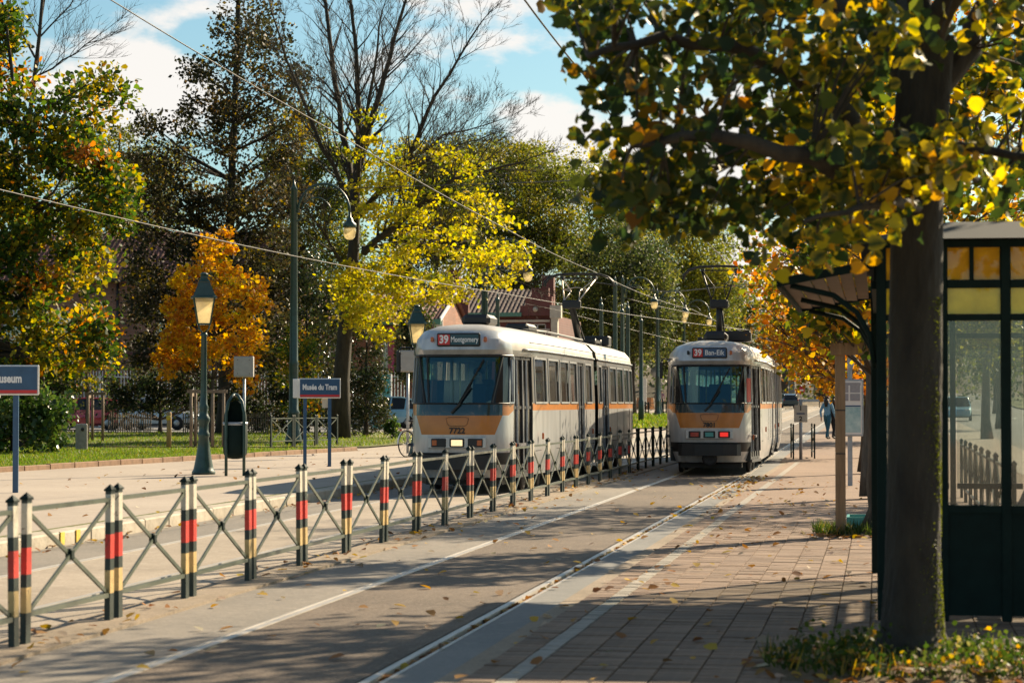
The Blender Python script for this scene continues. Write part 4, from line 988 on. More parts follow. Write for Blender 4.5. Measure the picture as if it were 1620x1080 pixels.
    wp = MB(); wp.bar((-.05, -.005, 1.40), (.22, .06, 1.80), .035, .02); wp.bar((-.10, -.01, 1.36), (.05, .0, 1.52), .06, .03); wp.bar((.02, .03, 1.52), (.42, .19, 2.26), .03, .02); wp.build('wiper', 'black', T)
    wp = MB(); wp.bar((-.50, .085, 1.52), (-.56, .27, 2.30), .03, .02); wp.build('windscreen_bar', 'black', T)
    mr = MB(); mr.tube([(-.80, .35, 2.45), (-.98, .18, 2.46), (-1.02, .12, 2.40)], .016, 6); mr.box((-1.02, .12, 2.22), (.06, .10, .36), bev=.015); mr.build('mirror', 'black', T)
    if not approaching: MB().box((.815, .30, 1.80), (.02, .16, .5), (0, 0, R_(-25))).build('side_lamp', 'sign_red', T)
    for (x, y, z) in ((.90, .5, .80), (1.105, 2.4, .95), (1.105, 9.95, .95), (1.105, 13.25, .95)): MB().box((x + .008, y, z), (.03, .07, .11), bev=.006).build('side_marker', 'orange_lamp', T)
    # roof gear
    MB().box((.05, 2.0, 2.96), (.50, .9, .20), bev=.06).build('roof_box', 'black', T)
    MB().box((.15, 6.3, 2.96), (.45, 1.2, .16), bev=.05).build('roof_box', 'black', T)
    MB().box((.28, panto_y + (1.2 if approaching else -1.5), 3.0), (.65 if approaching else 1.0, .6, .24), bev=.03).build('roof_box', 'black', T)
    ca = MB().tube([(.35, 5.0, 2.90), (.35, 8.5, 2.95), (.2, panto_y - 1, 2.97), (.1, panto_y, 2.95)], .025, 6); ca.build('roof_cable', 'black', T)
    # pantograph
    pg = MB(); y0 = panto_y; kx = knee
    pg.box((0, y0, 2.96), (.9, 1.2, .07)); 
    for s in (-.42, .42): pg.tube([(s, y0 - .55, 2.85), (s, y0 - .55, 3.02)], .05, 8); pg.tube([(s, y0 + .55, 2.85), (s, y0 + .55, 3.02)], .05, 8)
    pg.build('pantograph_base', 'black', T)
    ky = y0 + kx * 1.35; kz = 3.72
    la = MB(); la.tube([(0, y0, 3.0), (0, ky, kz)], [.085, .06], 8); la.tube([(.12, y0 + .1, 3.0), (.06, ky, kz - .02)], .02, 6); la.build('lower_arm', 'black', T)
    MB().box((0, ky, kz + .06), (.42, .2, .2), bev=.03).build('knee_block', 'black', T)
    hy = y0 + .05; hz = 4.52 if approaching else 4.62
    ua = MB(); PR = .018 if approaching else .022
    for s in (-1, 1):
        ua.tube([(s * .17, ky, kz + .15), (s * .40, hy, hz - .08)], PR, 6); ua.tube([(s * .17, ky, kz + .15), (s * .10, (ky + hy) / 2, (kz + hz) / 2), (s * .38, hy, hz - .08)], .011, 6)
        ua.tube([(s * .10, (ky + hy) / 2, (kz + hz) / 2), (s * .30, ky + (hy - ky) * .55, kz + (hz - kz) * .55)], .011, 6)
    ua.tube([(-.3, ky + (hy - ky) * .55, kz + (hz - kz) * .55), (0, ky + (hy - ky) * .55, kz + (hz - kz) * .55 + .05), (.3, ky + (hy - ky) * .55, kz + (hz - kz) * .55)], .011, 6)
    ua.build('upper_arm', 'wire_light' if approaching else 'black', T)
    hd = MB()
    for dy in (-.14, .14):
        hd.tube([(-.82, hy + dy, hz - .26), (-.80, hy + dy, hz - .15), (-.70, hy + dy, hz - .05), (-.5, hy + dy, hz + .02), (0, hy + dy, hz + .04), (.5, hy + dy, hz + .02), (.70, hy + dy, hz - .05), (.80, hy + dy, hz - .15), (.82, hy + dy, hz - .26)], .022, 6)
    for s in (-.38, .38): hd.box((s, hy, hz - .05), (.08, .34, .06))
    hd.tube([(-.38, hy, hz - .06), (.38, hy, hz - .06)], .016, 6)
    hd.build('collector', 'black', T)
    # underside and running gear
    MB().box((0, 9.9, .45), (1.7, 18.8, .30)).build('underframe', 'interior_dark', T)
    MB().box((0, .9, .20), (1.3, .5, .10)).build('life_guard', 'black', T)
    for yb_ in (3.2, 10.7, 16.8):
        bo = MB().box((0, yb_, .36), (1.75, 2.5, .18)).build('bogie', 'interior_dark', T)
        for s in (-1, 1):
            for dy in (-.9, .9): MB().lathe([(.31, -.05), (.33, -.03), (.33, .03), (.28, .05), (.08, .07)], 18, c=(s * .74, yb_ + dy, .335), axis='x').build('wheel', 'dark_iron', bo)
    # inside
    MB().box((0, 9.9, .82), (1.9, 18.6, .05)).build('floor', 'tram_seat', T)
    MB().box((0, 9.9, 2.44), (1.7, 18.0, .03)).build('ceiling', 'tram_inside', T)
    MB().box((0, .52, 1.15), (1.15, .35, .62), bev=.05).build('dashboard', 'tram_front_dark', T)
    pt = MB(); pt.box((-.45, 2.02, 1.15), (.9, .05, .66)); pt.box((-.45, 2.02, 2.0), (.05, .05, 1.0)); pt.box((.12, 2.02, 1.6), (.05, .05, 1.6)); pt.box((-.25, 2.02, 2.35), (1.2, .05, .2)); pt.build('cab_partition', 'tram_inside', T)
    sm = MB(); sm.box((0, 0, .45), (.42, .42, .08), bev=.02); sm.box((0, .2, .78), (.42, .07, .62), bev=.02); sm.box((0, 0, .2), (.12, .3, .42)); sme = sm.mesh('seat', 'tram_seat')
    for yy in (3.0, 3.9, 4.8, 5.7, 6.6, 9.3, 13.9, 14.8, 15.7, 16.6, 17.5):
        for s in (-.72, .72):
            o = link('seat', sme, T); o.location = (s, yy, .845)
    o = link('seat', sme, T); o.location = (.14, 1.38, .845); o.scale = (1.1, 1, 1)
    for yy in (2.3, 5.2, 7.3, 9.0, 11.5, 13.3):
        for s in (-.35, .35): MB().tube([(s, yy, .85), (s, yy, 2.42)], .018, 6).build('grab_pole', 'yellow_paint', T)
    return T
LT = (-6.92, 39.7, .0); tram('silver and orange tram 7722 with route 39 Montgomery approaching on the left track', LT, 0, '7722', 'Montgomery', 'dest_teal', 16.6, True)
RTy = 51.0; tram('silver and orange tram 7801 with route 39 Ban-Eik on the right track', (-3.50, RTy, .0), R_(.85), '7801', 'Ban-Eik', 'dest_blue', 4.4, False, knee=-.15)
person('person', 'tram driver in a dark jacket behind the approaching windscreen', 'person', (LT[0] + .14, LT[1] + 1.36, .82), 0, 'sit', 'cloth_navy', 'cloth_black', H=1.72)
person('person', 'seated passenger in dark clothes behind the first side window of the approaching tram', 'person', (LT[0] + .72, LT[1] + 3.05, .845), 0, 'sit', 'cloth_brown', 'cloth_black', H=1.70)
person('person', 'seated passenger behind the second side window of the approaching tram', 'person', (LT[0] + .72, LT[1] + 4.85, .845), 0, 'sit', 'cloth_black', 'cloth_navy', H=1.75)
# pedestrians
y = 95; p = AY(1309, 690, y); person('person', 'pedestrian in a light blue coat walking beside the one in black', 'person', (p.x, y, ground_h(y) + .022), R_(150), 'walk', 'cloth_blue', 'cloth_teal', H=1.66, long_hair=True)
p = AY(1319, 690, y + .4); person('person', 'pedestrian in a long black coat on the far platform behind the timetable board', 'person', (p.x, y + .4, ground_h(y) + .022), R_(150), 'walk', 'cloth_black', 'cloth_black', H=1.68, long_hair=True)
y = 205; gz = ground_h(y) + .13
p = AY(1041, 640, y); person('person', 'distant pedestrian in a brown jacket between the two trams', 'person', (p.x, y, gz), R_(170), 'walk', 'cloth_brown', 'cloth_teal', H=1.75)
p = AY(1046.5, 640, y + .6); person('person', 'distant pedestrian in mauve beside the one in a brown jacket', 'person', (p.x, y + .6, gz), R_(170), 'walk', 'cloth_mauve', 'cloth_navy', H=1.70)
#=PART5
# ================================================================ shelter
SX0, SX1, SY0, SY1 = 0.0, 1.92, 17.05, 21.75
t = thing('tram_shelter', 'dark green tram shelter with amber glass transom panes at the right edge', 'shelter', (0, 0, .022))
def post(x, y, s=.07, z1=2.62, parent=None): return MB().box((x, y, z1 / 2), (s, s, z1), bev=.008).build('post', 'dark_green', parent or t)
for (x, y) in ((SX0 + .03, SY0), (SX1, SY0), (SX0 - .02, SY1), (SX1, SY1), (.45, SY0), (.88, SY0), (1.35, SY0)): post(x, y)
for y in (18.2, 19.4, 20.6): post(SX1, y, .06)
post(.66, SY1, .05); post(1.3, SY1, .05)
# near end wall: solid panel below, glass above
def bay(x0, x1, y, ax='x', solid=True, amb='glass_yellow'):
    cx, wd = (x0 + x1) / 2, abs(x1 - x0) - .07
    def bx(c, d, nm, m_, par=t):
        if ax == 'x': return MB().box((cx, y, c), (wd, d[0], d[1])).build(nm, m_, par)
        return MB().box((y, cx, c), (d[0], wd, d[1])).build(nm, m_, par)
    if solid: bx(.40, (.035, .72), 'lower_panel', 'dark_green')
    bx(.775, (.06, .05), 'rail', 'dark_green')
    bx(1.44, (.012, 1.27), 'pane', 'glass_shelter')
    bx(2.10, (.06, .045), 'rail', 'dark_green')
    bx(2.215, (.012, .18), 'pane', amb)
    bx(2.33, (.07, .055), 'rail', 'dark_green')
for a, b in ((.03, .45), (.45, .88), (.88, 1.35), (1.35, SX1)): bay(a, b, SY0)
for a, b in ((SY0, 18.2), (18.2, 19.4), (19.4, 20.6), (20.6, SY1)): bay(a, b, SX1, 'y', False, 'glass_shelter')
for a, b in ((-.02, .66), (.66, 1.3), (1.3, SX1)): bay(a, b, SY1, 'x', False, 'glass_shelter')
MB().box((SX0, (SY0 + SY1) / 2, 2.33), (.07, SY1 - SY0 - .07, .055)).build('rail', 'dark_green', t)
# clerestory of amber panes under the roof
for yy in (SY0, SY1):
    xs = [0.03 + i * .2065 for i in range(10)]
    for i, (a, b) in enumerate(zip(xs[:-1], xs[1:])):
        MB().box(((a + b) / 2, yy, 2.475), (b - a - .03, .012, .225)).build('amber_pane' if yy == SY0 else 'top_pane', 'glass_amber' if yy == SY0 else 'glass_shelter', t)
        MB().box((b, yy, 2.475), (.03, .04, .225)).build('mullion', 'dark_green', t)
for i in range(20):
    y_ = SY0 + .04 + i * .231
    for xx in (SX0, SX1):
        MB().box((xx, y_ + .115, 2.475), (.012, .20, .225)).build('top_pane', 'glass_shelter', t); MB().box((xx, y_, 2.475), (.04, .03, .225)).build('mullion', 'dark_green', t)
for yy in (SY0, SY1): MB().box(((SX0 + SX1) / 2, yy, 2.61), (SX1 - SX0 + .1, .09, .05)).build('eaves_beam', 'dark_green', t)
for xx in (SX0, SX1): MB().box((xx, (SY0 + SY1) / 2, 2.612), (.09, SY1 - SY0 - .1, .05)).build('eaves_beam', 'dark_green', t)
rf = MB(); z0 = 2.64
rf.add([(-.12, SY0 - .15, z0), (SX1 + .12, SY0 - .15, z0), (SX1 + .12, SY1 + .15, z0), (-.12, SY1 + .15, z0), (.5, SY0 + .5, z0 + .16), (SX1 - .5, SY0 + .5, z0 + .16), (SX1 - .5, SY1 - .5, z0 + .16), (.5, SY1 - .5, z0 + .16)], [(3, 2, 1, 0), (0, 1, 5, 4), (1, 2, 6, 5), (2, 3, 7, 6), (3, 0, 4, 7), (4, 5, 6, 7)])
rf.build('roof', 'roof_dark', t)
# boarded awning towards the tracks
for i in range(6):
    xa = -.62 + i * .10
    MB().bar((xa, SY0 - .02, 2.36 + .10 * i / 6), (xa, SY1 + .02, 2.36 + .10 * i / 6), .094, .018).build('awning_board', 'awning', t)
MB().box((-.68, (SY0 + SY1) / 2, 2.36), (.03, SY1 - SY0 + .1, .09)).build('awning_fascia', 'dark_green', t)
for yy in (SY0 - .06, SY1 + .06): MB().bar((-.68, yy, 2.35), (-.02, yy, 2.47), .03, .06).build('awning_edge', 'dark_green', t)
for yy in (SY0, SY0 + 2.35, SY1):
    pts = [(-.02, yy, 1.78), (-.05, yy, 1.98), (-.14, yy, 2.14), (-.30, yy, 2.26), (-.60, yy, 2.33)]
    MB().tube(pts, .020, 6).build('bracket', 'dark_green', t)
bn = MB(); bn.box((1.27, 19.6, .44), (.36, 3.2, .05), bev=.01); bn.box((1.47, 19.6, .75), (.04, 3.2, .14)); 
bn.build('bench_seat', 'wood_grey', t)
for yy in (18.2, 19.6, 21.0): MB().box((1.3, yy, .21), (.28, .05, .42)).build('bench_leg', 'dark_green', t)
pr = AY(1622, 700, 18.3)
person('person', 'person in a dark teal coat sitting in the shelter at the right edge', 'person', (1.21, 18.35, .0), R_(-90), 'sit', 'cloth_navy', 'cloth_pink', H=1.72)
# ================================================================ bicycle
b = G(642, 723, .13)
t = thing('bicycle', 'city bicycle leaning against the far street lantern', 'bicycle', (b.x + .02, b.y, .13), R_(62))
def bwheel(x):
    wv = MB(); pts = [(x + .33 * math.cos(a * math.pi / 14), 0, .345 + .33 * math.sin(a * math.pi / 14)) for a in range(29)]
    o = wv.tube(pts, .018, 6, cap=False).build('wheel', 'rubber', t)
    q = MB()
    for a in range(12): q.tube([(x, 0, .345), (x + .32 * math.cos(a * math.pi / 6), 0, .345 + .32 * math.sin(a * math.pi / 6))], .0035, 4)
    q.tube([(x, -.05, .345), (x, .05, .345)], .022, 8); q.build('spokes', 'grey_metal', o)
bwheel(0); bwheel(1.05)
fr = MB(); bb = (.44, 0, .29); sd = (.28, 0, .85); hdp = (.86, 0, .86)
for a, c, r in ((bb, sd, .018), (bb, (.90, 0, .66), .02), (sd, (.88, 0, .80), .016), ((0, 0, .345), bb, .012), ((0, 0, .345), (.30, 0, .78), .011), ((1.05, 0, .345), hdp, .015), (hdp, (.84, 0, 1.02), .014)): fr.tube([a, c], r, 8)
fr.build('frame', 'galv', t)
MB().tube([(.70, -.28, 1.04), (.80, -.24, 1.06), (.85, -.06, 1.04), (.85, .06, 1.04), (.80, .24, 1.06), (.70, .28, 1.04)], .013, 6).build('handlebar', 'black', t)
MB().sphere((.24, 0, .93), (.14, .08, .035), 10, 6).build('saddle', 'black', t)
MB().tube([(.28, 0, .84), (.25, 0, .92)], .014, 6).build('seat_post', 'grey_metal', t)
rk = MB(); rk.box((-.05, 0, .74), (.34, .13, .015)); rk.tube([(-.15, .06, .74), (0, .07, .35)], .006, 5); rk.tube([(-.15, -.06, .74), (0, -.07, .35)], .006, 5); rk.build('carrier', 'black', t)
MB().box((-.24, 0, .70), (.03, .07, .05), bev=.008).build('rear_lamp', 'red_lamp', t)
ck = MB().lathe([(.09, -.01), (.09, .01)], 16, c=(.44, .05, .29), axis='y'); ck.bar((.44, .08, .29), (.50, .08, .14), .02); ck.bar((.44, -.08, .29), (.38, -.08, .44), .02); ck.build('crank', 'dark_iron', t)
gd = MB(); 
for x in (0, 1.05):
    pts = [(x + .365 * math.cos(R_(a)), 0, .345 + .365 * math.sin(R_(a))) for a in range(15, 195, 15)]; 
    for p_, q_ in zip(pts[:-1], pts[1:]): gd.bar(p_, q_, .045, .006, up=(0, 0, 1))
gd.build('mudguard', 'white_paint', t)
# ================================================================ cars
def car(label, loc, rz, paint, L=4.0, H=1.46, hatch=True):
    t = thing('parked_car', label, 'car', loc, rz); k = L / 4.1
    bs = [(-2.05, .38, .58, .66), (-1.98, .28, .70, .76), (-1.5, .20, .80, .83), (-.85, .20, .90, .85), (0, .20, .92, .86), (1.0, .20, .93, .86), (1.7, .22, .95, .83), (1.98, .30, .90, .77), (2.05, .42, .80, .70)]
    b = MB(); rings = []
    for (x, z0, z1, w_) in bs:
        h = z1 - z0; half = [(w_ * .90, z0), (w_ * .99, z0 + .14 * h), (w_, z0 + .5 * h), (w_ * .96, z0 + .85 * h), (w_ * .88, z1)]
        rings.append([(x * k, y, z) for y, z in half] + [(x * k, -y, z) for y, z in half[::-1]])
    n = 10
    for r0, r1 in zip(rings[:-1], rings[1:]):
        for i in range(n): b.add([r0[i], r0[(i + 1) % n], r1[(i + 1) % n], r1[i]], [(0, 1, 2, 3)], 0, True)
    b.add(rings[0], [tuple(range(n))], 0); b.add(rings[-1], [tuple(range(n))], 0)
    me = b.build('body', paint, t)
    cs = [(-1.05, .90, .905, .74, .74), (-.40, .90, H - .05, .76, .60), (.1, .91, H, .77, .60), (1.0, .92, H - .02, .77, .59), (1.55, .93, H - .14, .75, .56), (1.95, .93, .96, .70, .66)]
    g = MB(); rf = MB()
    for (x0, a0, t0, w0, u0), (x1, a1, t1, w1, u1) in zip(cs[:-1], cs[1:]):
        for s in (-1, 1): g.add([(x0 * k, s * w0, a0), (x1 * k, s * w1, a1), (x1 * k, s * u1, t1), (x0 * k, s * u0, t0)], [(0, 1, 2, 3)])
        q = [(x0 * k, -u0, t0), (x1 * k, -u1, t1), (x1 * k, u1, t1), (x0 * k, u0, t0)]
        if abs(t1 - t0) > .2: g.add(q, [(0, 1, 2, 3)])
        else: rf.add([(p[0], p[1], p[2] + .004) for p in q], [(0, 1, 2, 3)], 0, True)
    g.build('glazing', 'car_glass', t)
    for xx in (-.30, .38, 1.15):
        for s in (-1, 1): rf.bar((xx * k, s * .775, .92), ((xx + .1) * k, s * .605, H - .03), .07, .03)
    for s in (-1, 1): rf.tube([(-1.0 * k, s * .745, .91), (-.38 * k, s * .605, H - .05), (.1 * k, s * .605, H), (1.0 * k, s * .595, H - .02), (1.55 * k, s * .565, H - .14), (1.93 * k, s * .665, .96)], .03, 6)
    rf.build('roof', paint, t)
    for x in (-1.28, 1.27):
        for s in (-1, 1):
            wl = MB().lathe([(.20, -.09), (.30, -.09), (.32, -.06), (.32, .06), (.30, .09), (.20, .09)], 18, c=(x * k, s * .76, .32), axis='y').build('wheel', 'rubber', t)
            MB().lathe([(.05, -.1), (.20, -.085), (.20, .085), (.05, .1)], 14, c=(x * k, s * .76, .32), axis='y').build('rim', 'grey_metal', wl)
    for s in (-1, 1):
        MB().box((-1.97 * k, s * .58, .66), (.12, .26, .12), bev=.03).build('head_light', 'car_white', t); MB().box((1.98 * k, s * .66, .80), (.12, .16, .22), bev=.03).build('tail_light', 'red_lamp', t)
    MB().box((0, 0, .28), (3.9 * k, 1.66, .10)).build('sill', 'rubber', t)
    return t
y = 108
p = AY(133, 680, y); car('red hatchback parked behind the young tree and hedge', (p.x, y, ground_h(y) + .12), R_(8), 'car_red')
p = AY(252, 680, y); car('pale blue car parked behind the paling fence', (p.x, y, ground_h(y) + .12), R_(172), 'car_silver')
p = AY(603, 670, 112); car('light blue hatchback parked by the ivy hedge beyond the bicycle', (p.x, 112, ground_h(112) + .12), R_(16), 'car_blue', L=3.8, H=1.5)
p = AY(1247, 640, 240); car('dark distant car past the end of the departing tram', (p.x, 240, ground_h(240) + .02), R_(-80), 'car_dark')
p = AY(1515, 640, 150); car('distant car on the street seen through the shelter glass', (p.x, 150, ground_h(150) + .02), R_(88), 'car_blue')
# ================================================================ buildings
def facade(par, x0, x1, z0, z1, y, wins, material, depth=8):
    xs = sorted({x0, x1, *[q for w_ in wins for q in w_[:2]]}); zs = sorted({z0, z1, *[q for w_ in wins for q in w_[2:4]]}); mb = MB()
    for a, b in zip(xs[:-1], xs[1:]):
        for c, d in zip(zs[:-1], zs[1:]):
            cx, cz = (a + b) / 2, (c + d) / 2
            if any(w_[0] < cx < w_[1] and w_[2] < cz < w_[3] for w_ in wins): continue
            mb.add([(a, y, c), (b, y, c), (b, y, d), (a, y, d)], [(0, 1, 2, 3)])
    for (a, b, c, d) in [w_[:4] for w_ in wins]:
        mb.add([(a, y, c), (b, y, c), (b, y, d), (a, y, d), (a, y + .2, c), (b, y + .2, c), (b, y + .2, d), (a, y + .2, d)], [(0, 1, 5, 4), (1, 2, 6, 5), (2, 3, 7, 6), (3, 0, 4, 7)])
    mb.add([(x0, y, z0), (x0, y + depth, z0), (x0, y + depth, z1), (x0, y, z1), (x1, y, z0), (x1, y + depth, z0), (x1, y + depth, z1), (x1, y, z1)], [(0, 1, 2, 3), (4, 7, 6, 5), (1, 5, 6, 2)])
    o = mb.build('wall', material, par, fix=False)
    for (a, b, c, d) in [w_[:4] for w_ in wins]:
        f = MB(); yy = y + .12
        for q in ((a + .04, c, a + .04, d), (b - .04, c, b - .04, d), (a, c + .04, b, c + .04), (a, d - .04, b, d - .04), ((a + b) / 2, c, (a + b) / 2, d), (a, lerp(c, d, .62), b, lerp(c, d, .62))): f.bar((q[0], yy, q[1]), (q[2], yy, q[3]), .07, .06, up=(0, 1, 0))
        fo = f.build('window', 'white_paint', par); MB().add([(a, y + .15, c), (b, y + .15, c), (b, y + .15, d), (a, y + .15, d)], [(0, 1, 2, 3)]).build('pane', 'glass_house', fo)
        MB().box(((a + b) / 2, y - .03, c - .05), (b - a + .2, .16, .08)).build('sill', 'stone', par)
    return o
def tiled_roof(par, x0, x1, y0, z0, y1, z1, step=.28, name='roof', material='roof_tile'):
    n = int((x1 - x0) / step * 4); vs = []; rows = 9
    for j in range(rows * 2 + 1):
        tt = j / (rows * 2); dz = .035 if j % 2 else 0
        for i in range(n + 1): vs.append((x0 + (x1 - x0) * i / n, lerp(y0, y1, tt), lerp(z0, z1, tt) + .06 * math.sin(i * math.pi / 2) + dz))
    fs = [(j * (n + 1) + i, j * (n + 1) + i + 1, (j + 1) * (n + 1) + i + 1, (j + 1) * (n + 1) + i) for j in range(rows * 2) for i in range(n)]
    return MB().add(vs, fs, 0, True).build(name, material, par, fix=False)
# A: long brick house behind the trees on the left
yA = 124; xa, xb = AY(-120, 600, yA).x, AY(432, 600, yA).x; kz = lambda v, y: AY(300, v, y).z
t = thing('brick_house', 'long red brick house with tiled roof behind the left trees', 'building', (0, 0, 0))
ez = kz(440, yA); wl = []
for u in (20, 95, 262, 335, 400):
    x = AY(u, 500, yA).x; wl += [(x - .55, x + .55, kz(545, yA), kz(487, yA))]
facade(t, xa, xb, 0, ez, yA, wl, 'brick_red', 9)
tiled_roof(t, xa - .3, xb + .3, yA - .5, ez - .1, yA + 4.5, kz(366, yA + 4.5)); tiled_roof(t, xa - .3, xb + .3, yA + 9.5, ez - .1, yA + 4.5, kz(366, yA + 4.5))
MB().bar((xa - .3, yA - .58, ez - .1), (xb + .3, yA - .58, ez - .1), .14, .14).build('gutter', 'dark_iron', t)
x = AY(187, 500, yA).x; MB().tube([(x, yA - .12, 0), (x, yA - .12, ez - .1)], .07, 8).build('drain_pipe', 'dark_iron', t)
MB().box(((xa + xb) / 2, yA - .03, kz(558, yA)), (xb - xa, .06, .14)).build('brick_band', 'brick_dark', t)
# B: house with green gutter right of it
yB = 132; xa, xb = AY(455, 600, yB).x, AY(692, 600, yB).x
t = thing('brick_house', 'red roofed house with green fascia behind the yellow tree', 'building', (0, 0, 0)); ez = kz(508, yB)
wl = [(AY(605, 560, yB).x, AY(619, 560, yB).x, kz(588, yB), kz(538, yB)), (AY(520, 560, yB).x, AY(540, 560, yB).x, kz(588, yB), kz(538, yB))]
facade(t, xa, xb, 0, ez, yB, wl, 'brick_red', 9)
tiled_roof(t, xa - .3, xb + .25, yB - .5, ez - .05, yB + 4.5, kz(452, yB + 4.5) - .6); tiled_roof(t, xa - .3, xb + .25, yB + 9.5, ez - .05, yB + 4.5, kz(452, yB + 4.5) - .6)
MB().bar((xa - .3, yB - .6, ez - .12), (xb + .3, yB - .6, ez - .12), .18, .30).build('green_fascia', 'green_trim', t)
zr = kz(452, yB + 4.5) - .6
MB().bar((xb + .27, yB - .6, ez), (xb + .27, yB + 4.5, zr), .08, .22).build('verge_board', 'white_paint', t); MB().add([(xb, yB, ez), (xb, yB + 9, ez), (xb, yB + 4.5, zr - .1)], [(0, 1, 2)]).build('gable', 'brick_red', t)
MB().box((AY(694, 560, yB).x, yB - .08, kz(530, yB)), (.5, .1, 1.6)).build('white_pier', 'white_paint', t)
# C: stepped-gable hall
yC = 150; kx = lambda u: AY(u, 520, yC).x; kz2 = lambda v: AY(780, v, yC).z
t = thing('brick_hall', 'dark brick hall with stepped gables behind the approaching tram', 'building', (0, 0, 0))
wl = [(kx(u) - .55, kx(u) + .55, kz2(545), kz2(512)) for u in (676, 727, 778, 815, 850)]
facade(t, kx(640), kx(882), 0, kz2(500), yC, wl, 'brick_dark', 12)
tiled_roof(t, kx(655), kx(845), yC - .3, kz2(500), yC + 5, kz2(452), material='roof_slate'); tiled_roof(t, kx(655), kx(845), yC + 11, kz2(500), yC + 5, kz2(452), material='roof_slate')
for stp in (((660, 742, 500, 478), (668, 734, 478, 462), (680, 722, 462, 447)), ((824, 882, 500, 484), (832, 874, 484, 470), (842, 869, 470, 456))):
  g = MB()
  for (ua, ub, v0, v1) in stp: g.box(((kx(ua) + kx(ub)) / 2, yC - .05, (kz2(v0) + kz2(v1)) / 2), (kx(ub) - kx(ua), .5, kz2(v1) - kz2(v0)))
  g.build('stepped_gable', 'brick_dark', t)
MB().box((kx(861), yC + 2, kz2(462)), (.75, .75, 2.2)).build('chimney', 'brick_dark', t); MB().box((kx(701), yC + 4, kz2(442)), (.75, .75, 1.6)).build('chimney', 'brick_dark', t)
for v in (503, 516, 528): MB().box(((kx(665) + kx(740)) / 2, yC - .08, kz2(v)), (kx(740) - kx(665), .1, .14)).build('stone_band', 'cream', t)
for v in (508, 522): MB().box(((kx(770) + kx(870)) / 2, yC - .08, kz2(v)), (kx(870) - kx(770), .1, .14)).build('stone_band', 'cream', t)
MB().box((kx(879), yC - .4, kz2(518)), (.42, .5, kz2(485) - kz2(540))).build('white_pier', 'cream', t); MB().box((kx(881), yC - .4, kz2(494)), (.7, .6, .8)).build('pier_head', 'cream', t)
MB().bar((kx(742), yC - .35, kz2(498)), (kx(826), yC - .35, kz2(498)), .2, .25).build('green_gutter', 'green_trim', t)
for u in (848, 700): MB().lathe([(.01, -.03), (.16, -.03), (.16, .03)], 12, c=(kx(u), yC - .33, kz2(490)), axis='y').build('medallion', 'cream', t)
# bridge and guard rail at the end of the road
y = 290; p0, p1 = AY(1135, 522, y), AY(1260, 522, y); t = thing('footbridge', 'pale teal bridge girder beyond the departing tram', 'bridge', (p0.x, y, 0))
L_ = p1.x - p0.x; zc = p0.z; MB().box((L_ / 2, 0, zc), (L_ + 6, .6, 1.2)).build('girder', 'bridge_teal', t); MB().box((L_ / 2, -.2, zc + .9), (L_ + 6, .1, .1)).build('parapet_rail', 'dark_iron', t); MB().box((L_ / 2, -.35, zc - .1), (L_ + 6, .08, .12)).build('flange', 'white_paint', t)
for x in (-2, L_ / 2 + 4, L_ + 2.5): MB().box((x, .5, zc / 2), (1.0, 1.0, zc)).build('pier', 'stone', t)
y = 245; t = thing('guard_rail', 'low dark guard rail across the end of the road', 'guard rail', (AY(1200, 625, y).x, y, ground_h(y)))
MB().box((9, 0, .72), (22, .05, .28)).build('beam', 'galv', t)
for i in range(12): MB().box((-1.5 + i * 1.9, .06, .4), (.1, .08, .8)).build('post', 'dark_iron', t)
# metal fence before the houses and paling fence by the hedge
y = 116.5; x0, x1 = AY(-60, 600, y).x, AY(645, 600, y).x; g0 = ground_h(y) + .1; t = thing('metal_fence', 'pale metal picket fence in front of the brick houses', 'fence', (x0, y, g0))
zt = AY(200, 588, y).z - g0; pk = MB(); n = int((x1 - x0) / .16)
for i in range(n): pk.box((i * .16, 0, zt * .5 + .1), (.035, .02, zt - .1))
pk.build('pickets', 'white_paint', t)['kind'] = 'stuff'
for z in (.35, zt - .25): MB().bar((0, .02, z), (x1 - x0, .02, z), .04, .05).build('rail', 'white_paint', t)
for i in range(int((x1 - x0) / 2.4) + 1): MB().box((i * 2.4, .04, zt * .5), (.09, .09, zt + .1)).build('post', 'white_paint', t)
for (ua, ub, lab) in ((172, 243, 'chestnut paling fence between the red and blue cars'), (290, 430, 'chestnut paling fence behind the wooden tree stakes')):
    y = 97; x0, x1 = AY(ua, 680, y).x, AY(ub, 680, y).x; t = thing('paling_fence', lab, 'fence', (x0, y, .26)); pk = MB(); r = random.Random(ua)
    for i in range(int((x1 - x0) / .10)): pk.box((i * .10, r.uniform(-.02, .02), .42 + r.uniform(-.05, .05)), (.045, .025, .85), (0, r.uniform(-.05, .05), 0))
    pk.build('pales', 'wood_grey', t)['kind'] = 'stuff'
    wv = MB()
    for z in (.2, .65): wv.tube([(0, -.02, z), (x1 - x0, -.02, z)], .012, 4)
    wv.build('tie_wire', 'dark_iron', t)
p = AY(598, 560, 128); t = thing('banner', 'tall magenta banner hanging on the red brick house', 'banner', (p.x, 131.6, 0)); zb, ztp = AY(598, 600, 131).z, AY(598, 515, 131).z
MB().box((0, 0, (zb + ztp) / 2), (.34, .03, ztp - zb)).build('cloth', 'banner', t); MB().bar((-.25, 0, ztp), (.25, 0, ztp), .05).build('rod', 'dark_iron', t)
y = 114; p = AY(604, 620, y); t = thing('entrance_panel', 'turquoise glazed entrance panel beside the metal fence', 'panel', (p.x, y, ground_h(y) + .1)); zt = AY(604, 592, y).z - ground_h(y) - .1
MB().box((0, 0, zt / 2), (.85, .06, zt)).build('panel', 'teal_panel', t)
for s in (-1, 1): MB().box((s * .45, 0, zt / 2), (.08, .1, zt + .1)).build('post', 'white_paint', t)
